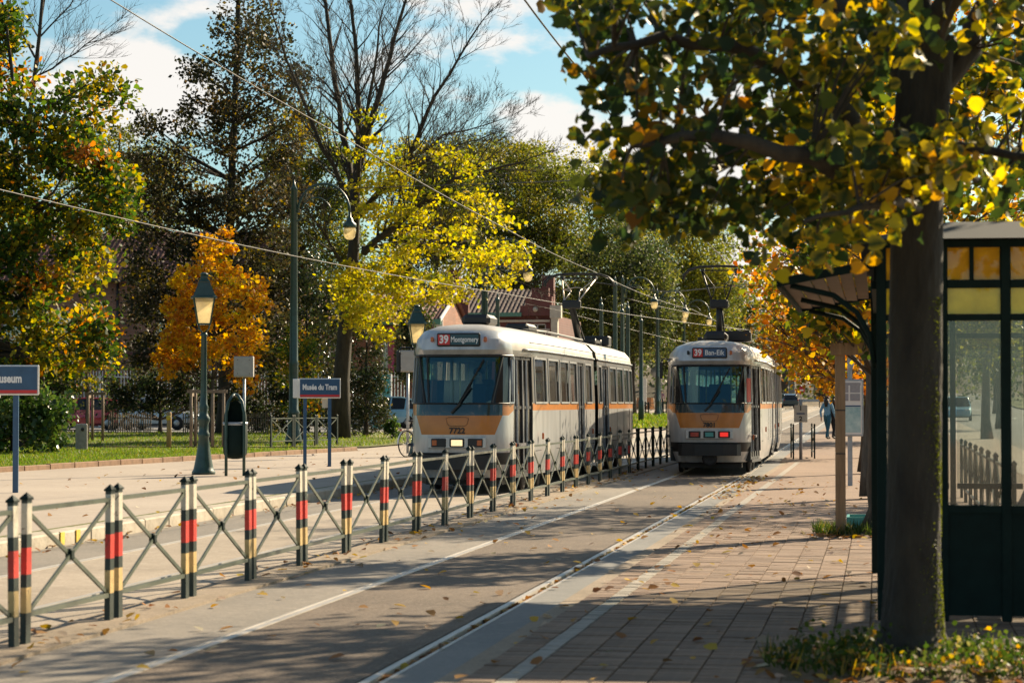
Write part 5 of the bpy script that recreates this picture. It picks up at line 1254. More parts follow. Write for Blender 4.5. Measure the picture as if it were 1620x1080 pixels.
y = 190; p = AY(1018, 640, y); t = thing('poster_pillar', 'white poster panel standing between the trams', 'panel', (p.x, y, ground_h(y) + .1)); MB().box((0, 0, 1.6), (.5, .12, 2.1), bev=.02).build('panel', 'white_paint', t); MB().box((0, 0, .3), (.12, .1, .6)).build('foot', 'galv', t)
y = 215; p = AY(1032, 640, y); t = thing('barrier_block', 'orange traffic barrier behind the distant pedestrians', 'barrier', (p.x, y, ground_h(y) + .13)); MB().prism([(-.35, 0), (.35, 0), (.2, .55), (.15, 1.0), (-.15, 1.0), (-.2, .55)], 0, 1.6, 'y').build('block', 'tram_orange', t); MB().box((0, .8, 1.02), (.32, 1.5, .04)).build('cap', 'tram_orange', t)
t.rotation_euler = (0, 0, R_(60))
p = AY(1043, 600, 195); t = thing('round_sign', 'grey back of a round road sign between the trams', 'sign', (AY(1038, 588, 180).x, 180, ground_h(180))); z_ = AY(1038, 588, 180).z - ground_h(180)
MB().tube([(0, 0, 0), (0, 0, z_ + .4)], .045, 8).build('post', 'galv', t); MB().lathe([(.42, -.015), (.42, .015)], 20, c=(0, -.06, z_), axis='y').build('disc', 'galv', t)
#=PART6
# ================================================================ vegetation
TM_Q = (np.array([(0, -.5, 0), (.36, -.05, .08), (0, .5, 0), (-.36, -.05, .08)]), np.array([(0, 1, 2, 3)]))
TM_B = (np.array([(-.5, 0, 0), (.5, 0, 0), (.12, 1, .25), (-.12, 1, .25)]), np.array([(0, 1, 2, 3)]))
TM_L = (np.array([(0, -.5, 0), (.38, -.22, .09), (.30, .2, .06), (0, .55, -.05), (-.30, .2, .06), (-.38, -.22, .09), (0, 0.0, -.02)]), np.array([(0, 1, 6, 5), (1, 2, 3, 6), (5, 6, 3, 4)]))
TM_H = (np.array([(0, -.38, 0), (0, -.10, -.03), (0, .22, -.05), (0, .60, -.16), (.28, -.50, .05), (.47, -.15, .10), (.36, .22, .07), (-.28, -.50, .05), (-.47, -.15, .10), (-.36, .22, .07), (.13, .43, -.04), (-.13, .43, -.04)]),
        np.array([(0, 4, 5, 1), (1, 5, 6, 2), (2, 6, 10, 3), (7, 0, 1, 8), (8, 1, 2, 9), (9, 2, 3, 11)]))
def unit(a): return a / np.maximum(np.linalg.norm(a, axis=1, keepdims=True), 1e-9)
def leaf_obj(name, C, size, cols, tmpl, material, parent=None, seed=0, normal=None, tang=None, vert_jit=0.0):
    r = np.random.default_rng(seed); n = len(C); TV, TF = tmpl
    Nn = unit(r.normal(size=(n, 3))) if normal is None else unit(normal)
    Tt = tang if tang is not None else r.normal(size=(n, 3))
    Tx = unit(np.cross(Nn, Tt)); Ty = np.cross(Nn, Tx)
    sz = np.asarray(size).reshape(-1, 1) * np.ones((n, 1))
    if isinstance(tmpl, tuple) and tmpl is TM_B: pass
    V = C[:, None, :] + sz[:, None, :] * (TV[None, :, 0:1] * Tx[:, None, :] + TV[None, :, 1:2] * Ty[:, None, :] + TV[None, :, 2:3] * Nn[:, None, :])
    k = len(TV); V = V.reshape(-1, 3); F = (TF[None] + (np.arange(n) * k)[:, None, None]).reshape(-1, 4)
    me = bpy.data.meshes.new(name); me.vertices.add(len(V)); me.vertices.foreach_set('co', V.astype(np.float32).ravel())
    me.loops.add(F.size); me.loops.foreach_set('vertex_index', F.astype(np.int32).ravel()); me.polygons.add(len(F))
    me.polygons.foreach_set('loop_start', np.arange(0, F.size, 4, dtype=np.int32)); me.polygons.foreach_set('loop_total', np.full(len(F), 4, dtype=np.int32))
    me.update(); me.materials.append(M[material])
    colr = np.ones((n, k, 4), dtype=np.float32); colr[:, :, :3] = np.asarray(cols)[:, None, :] if np.ndim(cols) == 2 else cols
    at = me.attributes.new('col', 'FLOAT_COLOR', 'POINT'); at.data.foreach_set('color', colr.ravel())
    if len(TF) > 1: me.polygons.foreach_set('use_smooth', np.ones(len(F), dtype=bool))
    return link(name, me, parent)
PAL = {
 'green_yellow': [(.40, (.035, .065, .012)), (.22, (.075, .11, .018)), (.22, (.26, .22, .02)), (.10, (.38, .26, .02)), (.06, (.36, .14, .02))],
 'dark': [(.55, (.024, .024, .011)), (.25, (.035, .036, .014)), (.14, (.07, .048, .018)), (.06, (.16, .12, .02))],
 'orange': [(.48, (.60, .31, .025)), (.30, (.64, .42, .03)), (.17, (.46, .17, .02)), (.05, (.24, .24, .03))],
 'yellow': [(.60, (.46, .38, .03)), (.25, (.36, .33, .03)), (.15, (.22, .24, .03))],
 'olive': [(.36, (.055, .072, .016)), (.28, (.11, .12, .022)), (.24, (.20, .18, .03)), (.12, (.03, .038, .012))],
 'far_dark': [(.45, (.035, .048, .018)), (.32, (.065, .08, .025)), (.23, (.12, .125, .03))],
 'far_yellow': [(.45, (.17, .18, .035)), (.33, (.26, .235, .04)), (.22, (.08, .10, .025))],
 'ivy': [(.6, (.022, .034, .012)), (.25, (.045, .055, .02)), (.15, (.10, .085, .03))],
 'bush': [(.5, (.04, .075, .018)), (.35, (.07, .115, .025)), (.15, (.13, .16, .04))],
 'lime_row': [(.32, (.42, .19, .02)), (.28, (.46, .31, .025)), (.2, (.13, .14, .02)), (.2, (.32, .10, .02))],
 'lime_mid': [(.42, (.05, .075, .015)), (.28, (.38, .28, .025)), (.15, (.11, .13, .02)), (.15, (.40, .19, .02))],
 'lime_near': [(.58, (.026, .044, .012)), (.16, (.075, .10, .018)), (.15, (.50, .36, .02)), (.11, (.42, .23, .02))],
 'brownish': [(.5, (.10, .065, .03)), (.3, (.14, .09, .03)), (.2, (.06, .05, .02))],
}
def pal_cols(pal, n, r, clump=None, mixk=.5):
    P_ = PAL[pal]; wts = np.array([q[0] for q in P_]); wts = wts / wts.sum(); cl = np.array([q[1] for q in P_])
    idx = r.choice(len(P_), n, p=wts)
    if clump is not None:
        dom = r.choice(len(P_), clump.max() + 1, p=wts); use = r.random(n) < mixk; idx = np.where(use, dom[clump], idx)
    return cl[idx] * r.uniform(.72, 1.28, (n, 1)) * r.uniform(.92, 1.08, (n, 3))
def in_poly(poly, x, y):
    c = False; n = len(poly)
    for i in range(n):
        x0, y0 = poly[i]; x1, y1 = poly[(i + 1) % n]
        if (y0 > y) != (y1 > y) and x < (x1 - x0) * (y - y0) / (y1 - y0) + x0: c = not c
    return c
def poly_pts(poly, n, r):
    xs = [p[0] for p in poly]; ys = [p[1] for p in poly]; o = []; k = 0
    while len(o) < n and k < n * 60:
        k += 1; x = r.uniform(min(xs), max(xs)); y = r.uniform(min(ys), max(ys))
        if in_poly(poly, x, y): o.append((x, y))
    return o
def clump_centres(poly, n, y, R, r):
    pts = poly_pts(poly, n, r); cx = sum(p[0] for p in poly) / len(poly); cy = sum(p[1] for p in poly) / len(poly)
    mx = max(abs(p[0] - cx) for p in poly); out_ = []
    for (u, v) in pts:
        tt = min(1, abs(u - cx) / mx); yy = y + R * math.sqrt(max(.05, 1 - tt * tt)) * r.uniform(-1, 1)
        q = AY(u, v, y); # keep the lateral size of the tree: shift in depth only a few metres
        d = pix_dir(u, v); s = yy / d.y; out_.append((d.x * s, yy, max(.25, CH + d.z * s)))
    return np.array(out_)
def px_tree(name, label, trunk, tr, y, R, polys, per, sig, size, pal, seed, bark='bark_dark', group=None, limbs=90, tmpl=TM_Q, lmat='leaf', zmin=0.2, cat='tree', flat=.75, trunk_n=9, twigs=3):
    """trunk: list of (u, v) px followed upward at distance y; first is the foot"""
    r = random.Random(seed); rn = np.random.default_rng(seed); g0 = ground_h(y) + .12
    tp = [AY(u, v, y) for (u, v) in trunk]; tp[0].z = g0 - .05
    T = thing(name, label, cat, (tp[0].x, y, g0), 0, group); off = Vector((tp[0].x, y, g0))
    C = np.concatenate([clump_centres(p, n, y, R, r) for p, n in polys]); C = C[C[:, 2] > zmin + g0]
    mb = MB(); m = len(tp); tl = [q - off for q in tp]
    dense = []
    for a, b in zip(tl[:-1], tl[1:]):
        for i in range(4): dense.append(a.lerp(b, i / 4) + Vector((r.uniform(-.03, .03), r.uniform(-.03, .03), 0)))
    dense.append(tl[-1]); L = len(dense)
    rr = [tr * (1.35 if i == 0 else (1.0 - .82 * (i / (L - 1)) ** .9)) for i in range(L)]
    mb.tube(dense, rr, trunk_n); mb.build('trunk', bark, T)
    br = MB(); idxs = list(range(len(C))); r.shuffle(idxs)
    for i in idxs[:limbs]:
        c = Vector(C[i]) - off; best = None
        for j, q in enumerate(dense):
            if j < L * .18: continue
            h = math.hypot(c.x - q.x, c.y - q.y); want = c.z - .55 * h
            s = abs(q.z - want) + .15 * h
            if best is None or s < best[0]: best = (s, j)
        a = dense[best[1]]; ln = (c - a).length
        if ln < .3: continue
        mid = a.lerp(c, .5) + Vector((r.uniform(-.1, .1) * ln, r.uniform(-.1, .1) * ln, -.04 * ln)); q3 = a.lerp(c, .8) + Vector((r.uniform(-.06, .06) * ln, r.uniform(-.06, .06) * ln, .0))
        r0 = min(rr[best[1]] * .6, .012 + .013 * ln); br.tube([a, mid, q3, c], [r0, r0 * .65, r0 * .4, r0 * .2], 4, cap=False)
        for _ in range(twigs):
            e = c + Vector((r.gauss(0, sig), r.gauss(0, sig), r.gauss(0, sig) * .8)) * 1.3; br.tube([q3, q3.lerp(e, .55) + Vector((0, 0, .03)), e], [r0 * .35, r0 * .25, r0 * .1], 3, cap=False)
    if len(br.v): br.build('branches', bark if tr > .2 else 'twig', T)
    n = len(C) * per; ci = np.repeat(np.arange(len(C)), per)
    gz_ = np.clip(rn.normal(size=(n, 3)), -1.7, 1.7)
    P_ = C[ci] + gz_ * np.array([sig, sig, sig * flat]) * rn.uniform(.5, 1.25, (len(C), 1))[ci]
    keep = P_[:, 2] > g0 + zmin * .3; P_ = P_[keep]; ci = ci[keep]; n = len(P_)
    cols_ = pal_cols(pal, n, rn, ci, .5 if y < 110 else .82); nor = rn.normal(size=(n, 3)) + np.array([0, 0, .55])
    leaf_obj('crown', P_ - np.array(off), size * rn.uniform(.5, 1.45, n), cols_, tmpl, lmat, T, seed, nor)
    return T
def grow(mb, p, d, L, r, depth, rng, up=.12, tips=None, n=5, spread=.62, kids=(3, 5)):
    k = 5; pts = [p]; dd = d.normalized(); r = max(r, .0075)
    for i in range(k):
        dd = (dd + Vector((rng.gauss(0, .10), rng.gauss(0, .10), rng.gauss(0, .06) + up * .25))).normalized(); pts.append(pts[-1] + dd * (L / k))
    mb.tube(pts, [r * (1 - .68 * i / k) for i in range(k + 1)], max(3, n), cap=False)
    if depth == 0:
        if tips is not None: tips.append(pts[-1])
        return
    for c in range(rng.randint(*kids)):
        t = rng.uniform(.28, 1.0); i = min(k - 1, int(t * k)); q = pts[i].lerp(pts[i + 1], t * k - i); base = (pts[i + 1] - pts[i]).normalized()
        ax = Vector((rng.gauss(0, 1), rng.gauss(0, 1), rng.gauss(0, 1))).normalized(); side = (ax - base * ax.dot(base)).normalized()
        nd = (base * math.cos(spread) + side * math.sin(spread) * rng.uniform(.7, 1.3)).normalized(); nd.z += up
        grow(mb, q, nd, L * rng.uniform(.42, .66), r * (1 - .68 * t) * .62, depth - 1, rng, up, tips, max(3, n - 1), spread, kids)
    grow(mb, pts[-1], dd, L * .5, r * .32, depth - 1, rng, up, tips, max(3, n - 1), spread, kids)

# ---- the big trees on the left, nearest first
px_tree('broadleaf_tree', 'tall green and yellow leafy tree filling the left edge', [(40, 702), (45, 560), (30, 400), (25, 200), (10, 20)], .22, 72, 2.6,
        [([(-300, 100), (-40, -10), (30, 20), (40, 70), (25, 170), (80, 140), (185, 90), (192, 150), (170, 200), (205, 300), (190, 380), (165, 470), (160, 560), (60, 600), (-20, 640), (-300, 600)], 300), ([(-150, -250), (20, -200), (25, 60), (-100, 60)], 30)], 175, .38, .165, 'green_yellow', 11, tmpl=TM_L)
# bare tree behind it
rg = random.Random(21)
def bare_tree(name, label, path, y, r0, limbs, seed, depth=3, bark='bark_dark', up=.10, kids=(3, 5)):
    rg = random.Random(seed); g0 = ground_h(y) + .12; P_ = [AY(u, v, y) for u, v in path]; P_[0].z = g0 - .05
    T = thing(name, label, 'tree', (P_[0].x, y, g0)); off = Vector((P_[0].x, y, g0)); k = len(P_)
    MB().tube([q - off for q in P_], [r0 * (1.3 if i == 0 else 1 - .75 * i / k) for i in range(k)], 9).build('trunk', bark, T)
    mb = MB(); tips = []
    for (pts, rr) in limbs:
        Q = [AY(u, v, y + dy) - off for (u, v, dy) in pts]; n = len(Q)
        dn = []
        for a, b in zip(Q[:-1], Q[1:]):
            for i in range(3): dn.append(a.lerp(b, i / 3) + Vector((rg.gauss(0, .04), rg.gauss(0, .04), rg.gauss(0, .03))))
        dn.append(Q[-1]); m = len(dn)
        rs = [rr * (1 - .8 * i / m) for i in range(m)]; mb.tube(dn, rs, 6, cap=False)
        for i in range(2, m):
            for _ in range(3 if depth > 3 else 2):
                base = (dn[i] - dn[i - 1]).normalized(); ax = Vector((rg.gauss(0, 1), rg.gauss(0, .8), rg.gauss(0, 1))); side = (ax - base * ax.dot(base)).normalized()
                nd = base * .8 + side * .6; nd.z += .15
                grow(mb, dn[i].lerp(dn[i - 1], rg.random()), nd, rg.uniform(1.3, 2.6) * (1 - .45 * i / m), max(rs[i] * .45, .014), depth - 1, rg, up, tips, 4, .6, kids)
        grow(mb, dn[-1], (dn[-1] - dn[-2]), 1.4, rs[-1], depth - 1, rg, up, tips, 4)
    mb.build('branches', bark, T); return T, off
bare_tree('bare_tree', 'slender leafless tree top rising above the left crown', [(70, 700), (52, 420), (45, 200), (62, 60), (72, -60)], 86, .13,
          [([(50, 180, 0), (62, 60, .3), (80, -60, .5)], .07), ([(48, 130, 0), (100, 95, -.6), (150, 60, -1)], .05), ([(55, 90, 0), (20, 20, .8), (5, -40, 1)], .045), ([(60, 60, 0), (110, 10, .5), (140, -40, .8)], .04)], 5, 3)
px_tree('dark_tree', 'tall dark brown-green tree with a narrow top behind the orange tree', [(352, 690), (360, 520), (365, 330), (372, 150), (380, -40), (382, -110)], .27, 96, 2.8,
        [([(345, -110), (405, -110), (450, 40), (470, 90), (485, 140), (470, 260), (445, 330), (300, 330), (200, 300), (205, 215), (235, 180), (290, 165), (300, 90), (335, 70)], 150),
         ([(195, 300), (470, 300), (455, 420), (440, 520), (400, 590), (215, 585), (195, 480), (220, 400), (185, 340)], 200)], 110, .42, .16, 'dark', 12, limbs=200)
px_tree('small_tree', 'small bright orange tree beside the green lantern', [(332, 706), (336, 640), (338, 560), (340, 450), (342, 380)], .09, 80, 1.5,
        [([(335, 352), (365, 365), (372, 420), (412, 440), (420, 500), (400, 560), (435, 605), (395, 612), (330, 565), (250, 600), (243, 560), (275, 500), (255, 490), (280, 435), (312, 405)], 110)], 85, .21, .135, 'orange', 13, bark='bark', tmpl=TM_L, limbs=70)
px_tree('young_tree', 'young staked tree with a few yellow leaves by the stone bollard', [(137, 702), (138, 640), (137, 560), (138, 480)], .06, 84, 1.0,
        [([(95, 545), (140, 470), (178, 520), (185, 590), (150, 625), (100, 610)], 40)], 60, .24, .12, 'green_yellow', 14, limbs=35)
px_tree('young_tree', 'young yellow-green tree between the tall lamp and the ivy hedge', [(478, 702), (479, 640), (478, 560)], .06, 83, 1.0,
        [([(432, 560), (470, 510), (498, 545), (505, 610), (490, 655), (440, 640)], 42)], 65, .22, .12, 'green_yellow', 15, limbs=35)
# central tree, bare above and yellow below
T4, off4 = bare_tree('autumn_tree', 'tall half-bare tree with yellow lower leaves above the approaching tram', [(536, 700), (540, 600), (548, 500), (558, 420), (562, 345), (565, 250)], 88, .36,
    [([(562, 345, 0), (548, 240, .8), (528, 130, 1.2), (515, 0, 1.5), (505, -80, 1.8)], .15), ([(565, 290, 0), (570, 180, -.4), (560, 70, -.8), (552, -60, -1)], .14), ([(566, 270, 0), (600, 150, .6), (625, 60, 1), (655, -50, 1.4)], .14),
     ([(560, 330, 0), (510, 230, -1), (470, 130, -1.6), (430, 20, -2)], .11), ([(565, 345, 0), (640, 260, .8), (690, 150, 1.2), (745, 60, 1.5)], .13), ([(572, 400, 0), (640, 345, -.8), (720, 285, -1.6), (800, 262, -2)], .15),
     ([(640, 262, .8), (700, 215, 1.2), (760, 200, 1.6)], .07), ([(610, 300, 0), (680, 250, -1.2), (740, 225, -1.8)], .07), ([(575, 395, 0), (640, 380, 1), (720, 395, 1.6), (790, 430, 2)], .09), ([(556, 430, 0), (520, 380, -1), (495, 345, -1.5)], .08), ([(565, 300, 0), (585, 160, -1.2), (600, 40, -2)], .10)], 31, 4, 'bark_dark', .12, (2, 3))
rn = np.random.default_rng(44); rg = random.Random(44)
C = np.concatenate([clump_centres(p, n, 87, 3.0, rg) for p, n in (
    ([(565, 300), (600, 250), (680, 225), (745, 250), (765, 300), (830, 390), (815, 440), (770, 455), (700, 490), (650, 470), (600, 480), (575, 420)], 80), ([(520, 420), (580, 390), (640, 420), (645, 480), (600, 540), (540, 500)], 48), ([(545, 190), (600, 170), (600, 260), (550, 290)], 8))])
per = 70; ci = np.repeat(np.arange(len(C)), per); n = len(ci)
P_ = C[ci] + rn.normal(size=(n, 3)) * np.array([.36, .36, .17]) * rn.uniform(.5, 1.2, (len(C), 1))[ci]
leaf_obj('crown', P_ - np.array(off4), .15 * rn.uniform(.7, 1.3, n), pal_cols('yellow', n, rn, ci), TM_L, 'leaf', T4, 4, rn.normal(size=(n, 3)) + np.array([0, 0, .8]))
tw = MB()
for c in C:
    c = Vector(c) - off4
    for _ in range(4): tw.tube([c, c + Vector((rg.gauss(0, .35), rg.gauss(0, .35), rg.gauss(0, .15)))], [.012, .004], 3, cap=False)
tw.build('twigs', 'bark_dark', T4)['kind'] = 'stuff'
# hedges, ivy and shrubs
def shrub(name, label, poly, y, R, n, per, sig, size, pal, seed, cat='shrub', lmat='leaf', foot=None):
    xs = [p[0] for p in poly]; u = foot or sum(xs) / len(xs); return px_tree(name, label, [(u, 704), (u, lerp(704, min(p[1] for p in poly), .5)), (u, min(p[1] for p in poly) + 15)], .10, y, R, [(poly, n)], per, sig, size, pal, seed, limbs=30, lmat=lmat, zmin=.05, cat=cat, flat=1.0, tmpl=TM_L if size > .1 else TM_Q)
shrub('ivy_hedge', 'tall column of dark ivy right of the central trunk', [(548, 505), (590, 490), (606, 560), (606, 690), (550, 692)], 93, .9, 90, 110, .22, .10, 'ivy', 51, 'hedge', 'leaf_gloss')
shrub('ivy_hedge', 'tall mass of dark ivy left of the central trunk', [(425, 440), (500, 395), (540, 470), (540, 692), (425, 692)], 98, 1.2, 130, 110, .28, .11, 'ivy', 52, 'hedge', 'leaf_gloss')
shrub('conifer', 'dark bushy evergreen beside the far lantern', [(640, 490), (665, 475), (690, 520), (690, 600), (630, 605), (628, 540)], 104, 1.2, 55, 100, .25, .11, 'ivy', 53, 'shrub')
shrub('leafy_shrub', 'glossy green shrub at the left edge under the museum sign', [(-80, 640), (0, 615), (70, 618), (105, 655), (98, 695), (60, 708), (-80, 712)], 62, 1.3, 80, 90, .20, .125, 'bush', 54, 'shrub', 'leaf_gloss', 20)
shrub('hedge', 'dark hedge shading the red and blue parked cars', [(165, 585), (290, 580), (335, 600), (335, 650), (230, 655), (165, 650)], 101, .8, 80, 100, .25, .11, 'ivy', 55, 'hedge')
shrub('hedge', 'dark hedge behind the young tree at the red car', [(55, 600), (112, 590), (118, 640), (112, 690), (55, 690)], 100, .8, 50, 100, .25, .11, 'ivy', 56, 'hedge')
shrub('hedge', 'dark hedge behind the orange tree and stakes', [(330, 590), (440, 570), (440, 690), (330, 660)], 100, .8, 70, 100, .25, .11, 'ivy', 57, 'hedge')
shrub('leafy_shrub', 'small bright green shrub beside the bicycle wheel', [(612, 665), (625, 660), (634, 675), (630, 690), (610, 690)], 88, .3, 14, 90, .10, .08, 'bush', 58)
# background trees
BG = [('mid_tree', 'olive tree rising between the dark tree and the bare tree', [(465, 690), (470, 400), (480, 220)], 128, [(425, 180), (500, 170), (575, 260), (580, 480), (425, 560)], 120, 'olive', 3.0),
      ('mid_tree', 'dull green tree far behind the left crown', [(170, 680), (180, 400), (190, 200)], 140, [(100, 250), (180, 180), (280, 240), (300, 420), (100, 430)], 90, 'olive', 3.0),
      ('far_tree', 'olive tree just right of the bare tree, behind the brick hall', [(690, 640), (690, 400), (690, 260)], 172, [(610, 240), (680, 215), (760, 230), (780, 330), (770, 450), (620, 460)], 110, 'olive', 4.0),
      ('far_tree', 'olive tree crown above the stepped hall roof', [(830, 640), (830, 420), (840, 260)], 186, [(745, 300), (780, 245), (850, 232), (905, 262), (920, 400), (900, 520), (760, 500)], 140, 'olive', 4.5),
      ('far_tree', 'yellow-green rounded tree behind the approaching tram pantograph', [(950, 640), (950, 420), (950, 280)], 196, [(880, 270), (920, 245), (985, 262), (1020, 320), (1030, 440), (1010, 560), (890, 560)], 140, 'far_yellow', 4.5),
      ('far_tree', 'dark tree behind the cluster of masts', [(1000, 640), (1000, 480), (1005, 380)], 178, [(905, 420), (980, 360), (1060, 400), (1075, 560), (900, 580)], 110, 'far_dark', 4.0),
      ('far_tree', 'pale green tree behind the departing tram pantograph', [(1095, 640), (1095, 480), (1095, 340)], 215, [(1020, 350), (1070, 300), (1130, 340), (1165, 395), (1185, 470), (1150, 530), (1030, 560)], 130, 'far_yellow', 4.5),
      ('far_tree', 'dark tree low behind the departing tram roof', [(1120, 640), (1120, 540), (1120, 470)], 235, [(1040, 470), (1120, 430), (1200, 480), (1200, 540), (1040, 580)], 70, 'far_dark', 4.0),
      ('far_tree', 'yellow-green tree top between the hall chimney and the bare branches', [(760, 640), (760, 400), (760, 300)], 205, [(660, 260), (760, 225), (860, 240), (860, 420), (680, 430)], 100, 'far_yellow', 4.0)]
for i, (nm, lab, tr, y, poly, n, pal, R) in enumerate(BG):
    px_tree(nm, lab, tr, .28, y, R, [(poly, n)], 270, .0046 * y, .0009 * y + .05, pal, 70 + i, limbs=60, twigs=1)
for i, (u, y, hpx) in enumerate(((1222, 262, 470), (1240, 268, 480), (1205, 275, 490), (1300, 280, 500), (1340, 285, 500))):
    bare_tree('bare_tree', 'distant leafless tree at the end of the road, %s from the left' % ['second', 'third', 'first', 'fourth', 'fifth'][i], [(u, 628), (u + 2, 590), (u, 560)], y, .45,
              [([(u, 590, 0), (u - 14, 550, 1), (u - 26, hpx + 20, 2)], .22), ([(u, 570, 0), (u + 6, 530, -1), (u + 2, hpx, -2)], .22), ([(u + 1, 588, 0), (u + 16, 550, 1), (u + 30, hpx + 30, 1)], .2)], 90 + i, 3, 'bark', .1, (2, 4))
# woodland mass far behind everything
rn = np.random.default_rng(9); rg = random.Random(9); cc = []
for _ in range(520):
    x = rg.uniform(-150, 60); y = rg.uniform(255, 330); zt = 15 if x < -25 else 8.5
    cc.append((x, y, ground_h(y) + rg.uniform(0, 1) ** .8 * zt * rg.uniform(.6, 1)))
cc = np.array(cc); per = 60; ci = np.repeat(np.arange(len(cc)), per); n = len(ci)
P_ = cc[ci] + rn.normal(size=(n, 3)) * np.array([1.7, 1.5, 1.2]); P_ = P_[P_[:, 2] > 1]; n = len(P_)
o = leaf_obj('woodland', P_, .5 * rn.uniform(.6, 1.3, n), pal_cols('far_dark', n, rn), TM_Q, 'leaf', None, 3); tag(o, 'distant mass of woodland behind the houses and masts', 'woodland', kind='stuff')
# ---- lime trees in the row on the right
ROW = [(38.5, 1377, [(1175, 330), (1215, 215), (1300, 130), (1420, 40), (1700, -40), (1750, 380), (1400, 440), (1392, 560), (1340, 590), (1270, 560), (1235, 500), (1195, 420)], 110, 'lime_row', 2.0, 'golden lime tree overhanging the platform behind the wooden stake'),
       (52, 1372, [(1190, 440), (1230, 400), (1400, 380), (1402, 600), (1330, 606), (1262, 580), (1215, 520)], 95, 'lime_row', 2.4, 'orange lime tree beyond the timetable board'),
       (67, 1374, [(1200, 470), (1260, 440), (1395, 430), (1398, 608), (1330, 612), (1275, 598), (1222, 545)], 80, 'lime_row', 2.6, 'orange lime tree at the far end of the platform'),
       (84, 1376, [(1215, 520), (1300, 470), (1395, 470), (1396, 612), (1300, 606), (1235, 570)], 60, 'lime_row', 2.6, 'smallest and farthest orange lime tree of the platform row')]
for i, (y, u, poly, n, pal, R, lab) in enumerate(ROW):
    px_tree('lime_tree', lab, [(u, 700), (u + 2, 600), (u + 4, 450), (u + 5, 300)], .15, y, R, [(poly, n)], 60, .0062 * y + .05, .0011 * y + .055, pal, 120 + i, bark='bark', limbs=80, group='lime trees along the platform', tmpl=TM_L)
px_tree('lime_tree', 'dark-leaved lime tree tied to the wooden stake', [(1384, 848), (1386, 700), (1386, 560), (1384, 400), (1380, 250)], .11, 28.1, 1.3,
        [([(1255, 470), (1290, 440), (1392, 430), (1395, 560), (1350, 530), (1300, 520), (1270, 510)], 22), ([(1170, 300), (1250, 180), (1420, 60), (1600, 60), (1640, 380), (1420, 400), (1330, 470), (1230, 420)], 75)], 42, .17, .10, 'lime_mid', 130, bark='bark', limbs=70, group='lime trees along the platform', tmpl=TM_H)
# second row beyond the shelter: it shades the tracks
def world_tree(label, x, y, trunk_h, crown, seed, pal='lime_mid', n=150, per=70, sig=.34, size=.13):
    r = random.Random(seed); rn = np.random.default_rng(seed); g0 = ground_h(y) + .03; T = thing('lime_tree', label, 'tree', (x, y, g0), 0, 'lime trees along the street')
    cz, rx, rz = crown; dense = [Vector((r.uniform(-.03, .03), r.uniform(-.03, .03), cz * i / 8)) for i in range(9)]
    MB().tube(dense, [.2 * (1.3 if i == 0 else 1 - .6 * i / 8) for i in range(9)], 10).build('trunk', 'bark', T)
    cs = []
    while len(cs) < n:
        v = Vector((r.uniform(-1, 1), r.uniform(-1, 1), r.uniform(-1, 1)))
        if .3 < v.length < 1: cs.append(Vector((v.x * rx, v.y * rx, cz + v.z * rz)))
    br = MB()
    for c in cs:
        j = min(8, max(2, int((c.z - .5 * math.hypot(c.x, c.y)) / cz * 8))); a = dense[j]; ln = (c - a).length; br.tube([a, a.lerp(c, .5) - Vector((0, 0, .05 * ln)), c], [.01 + .012 * ln, .008 * ln + .006, .005], 4, cap=False)
    br.build('branches', 'bark', T)
    C = np.array([tuple(c) for c in cs]); ci = np.repeat(np.arange(n), per); m = len(ci); P_ = C[ci] + rn.normal(size=(m, 3)) * sig
    leaf_obj('crown', P_, size * rn.uniform(.7, 1.3, m), pal_cols(pal, m, rn, ci), TM_L, 'leaf', T, seed, rn.normal(size=(m, 3)) + np.array([0, 0, .6]))
    return T
world_tree('lime tree behind the shelter, its crown above the roof', 2.25, 23.2, 5, (6.3, 1.9, 2.0), 140, n=44, per=42)
world_tree('lime tree on the street side past the shelter, partly hidden by the shelter roof', 5.2, 42, 5, (6.3, 2.8, 2.6), 141, 'lime_row', n=60, per=42)
world_tree('street tree far along the road, seen through the shelter glass', 5.9, 120, 5, (6.0, 3.2, 2.8), 142, 'olive', n=80, size=.2, sig=.5)
world_tree('street tree left of the far car, seen through the shelter glass', 4.2, 96, 5, (6.0, 2.8, 2.8), 143, 'far_yellow', n=80, size=.18, sig=.5)
world_tree('farthest street tree seen through the shelter glass', 9.0, 190, 5, (7.0, 4.5, 3.8), 144, 'olive', n=90, size=.3, sig=.7)
# ---- the lime tree in the foreground
mat('bark_moss', (0.022, 0.018, 0.013), 0.9, col2=(0.046, 0.04, 0.027), var=.5, scale=4, bump=1.0, bscale=26, stretch=(1, 1, .35))
T = thing('lime_tree', 'thick mossy lime tree trunk in the foreground in front of the shelter', 'tree', (TREE0[0], TREE0[1], .03), 0, 'lime trees along the platform'); off = Vector((TREE0[0], TREE0[1], .03))
rg = random.Random(150); rn = np.random.default_rng(150); y0 = TREE0[1]
def W(u, v, dy=0): return AY(u, v, y0 + dy) - off
path = [W(1441, 1066), W(1443, 1000), W(1444, 900), W(1445, 700), W(1446, 500), W(1450, 300), W(1462, 150), W(1470, 60)]; path[0].z = -.06
tk = MB(); N_ = 56; rings = []; rad = [.265, .178, .158, .152, .15, .152, .155, .15]
dn = []; dr = []
for (a, b, ra, rb_) in zip(path[:-1], path[1:], rad[:-1], rad[1:]):
    for i in range(22): dn.append(a.lerp(b, i / 22)); dr.append(lerp(ra, rb_, i / 22))
dn.append(path[-1]); dr.append(rad[-1]); vs = []
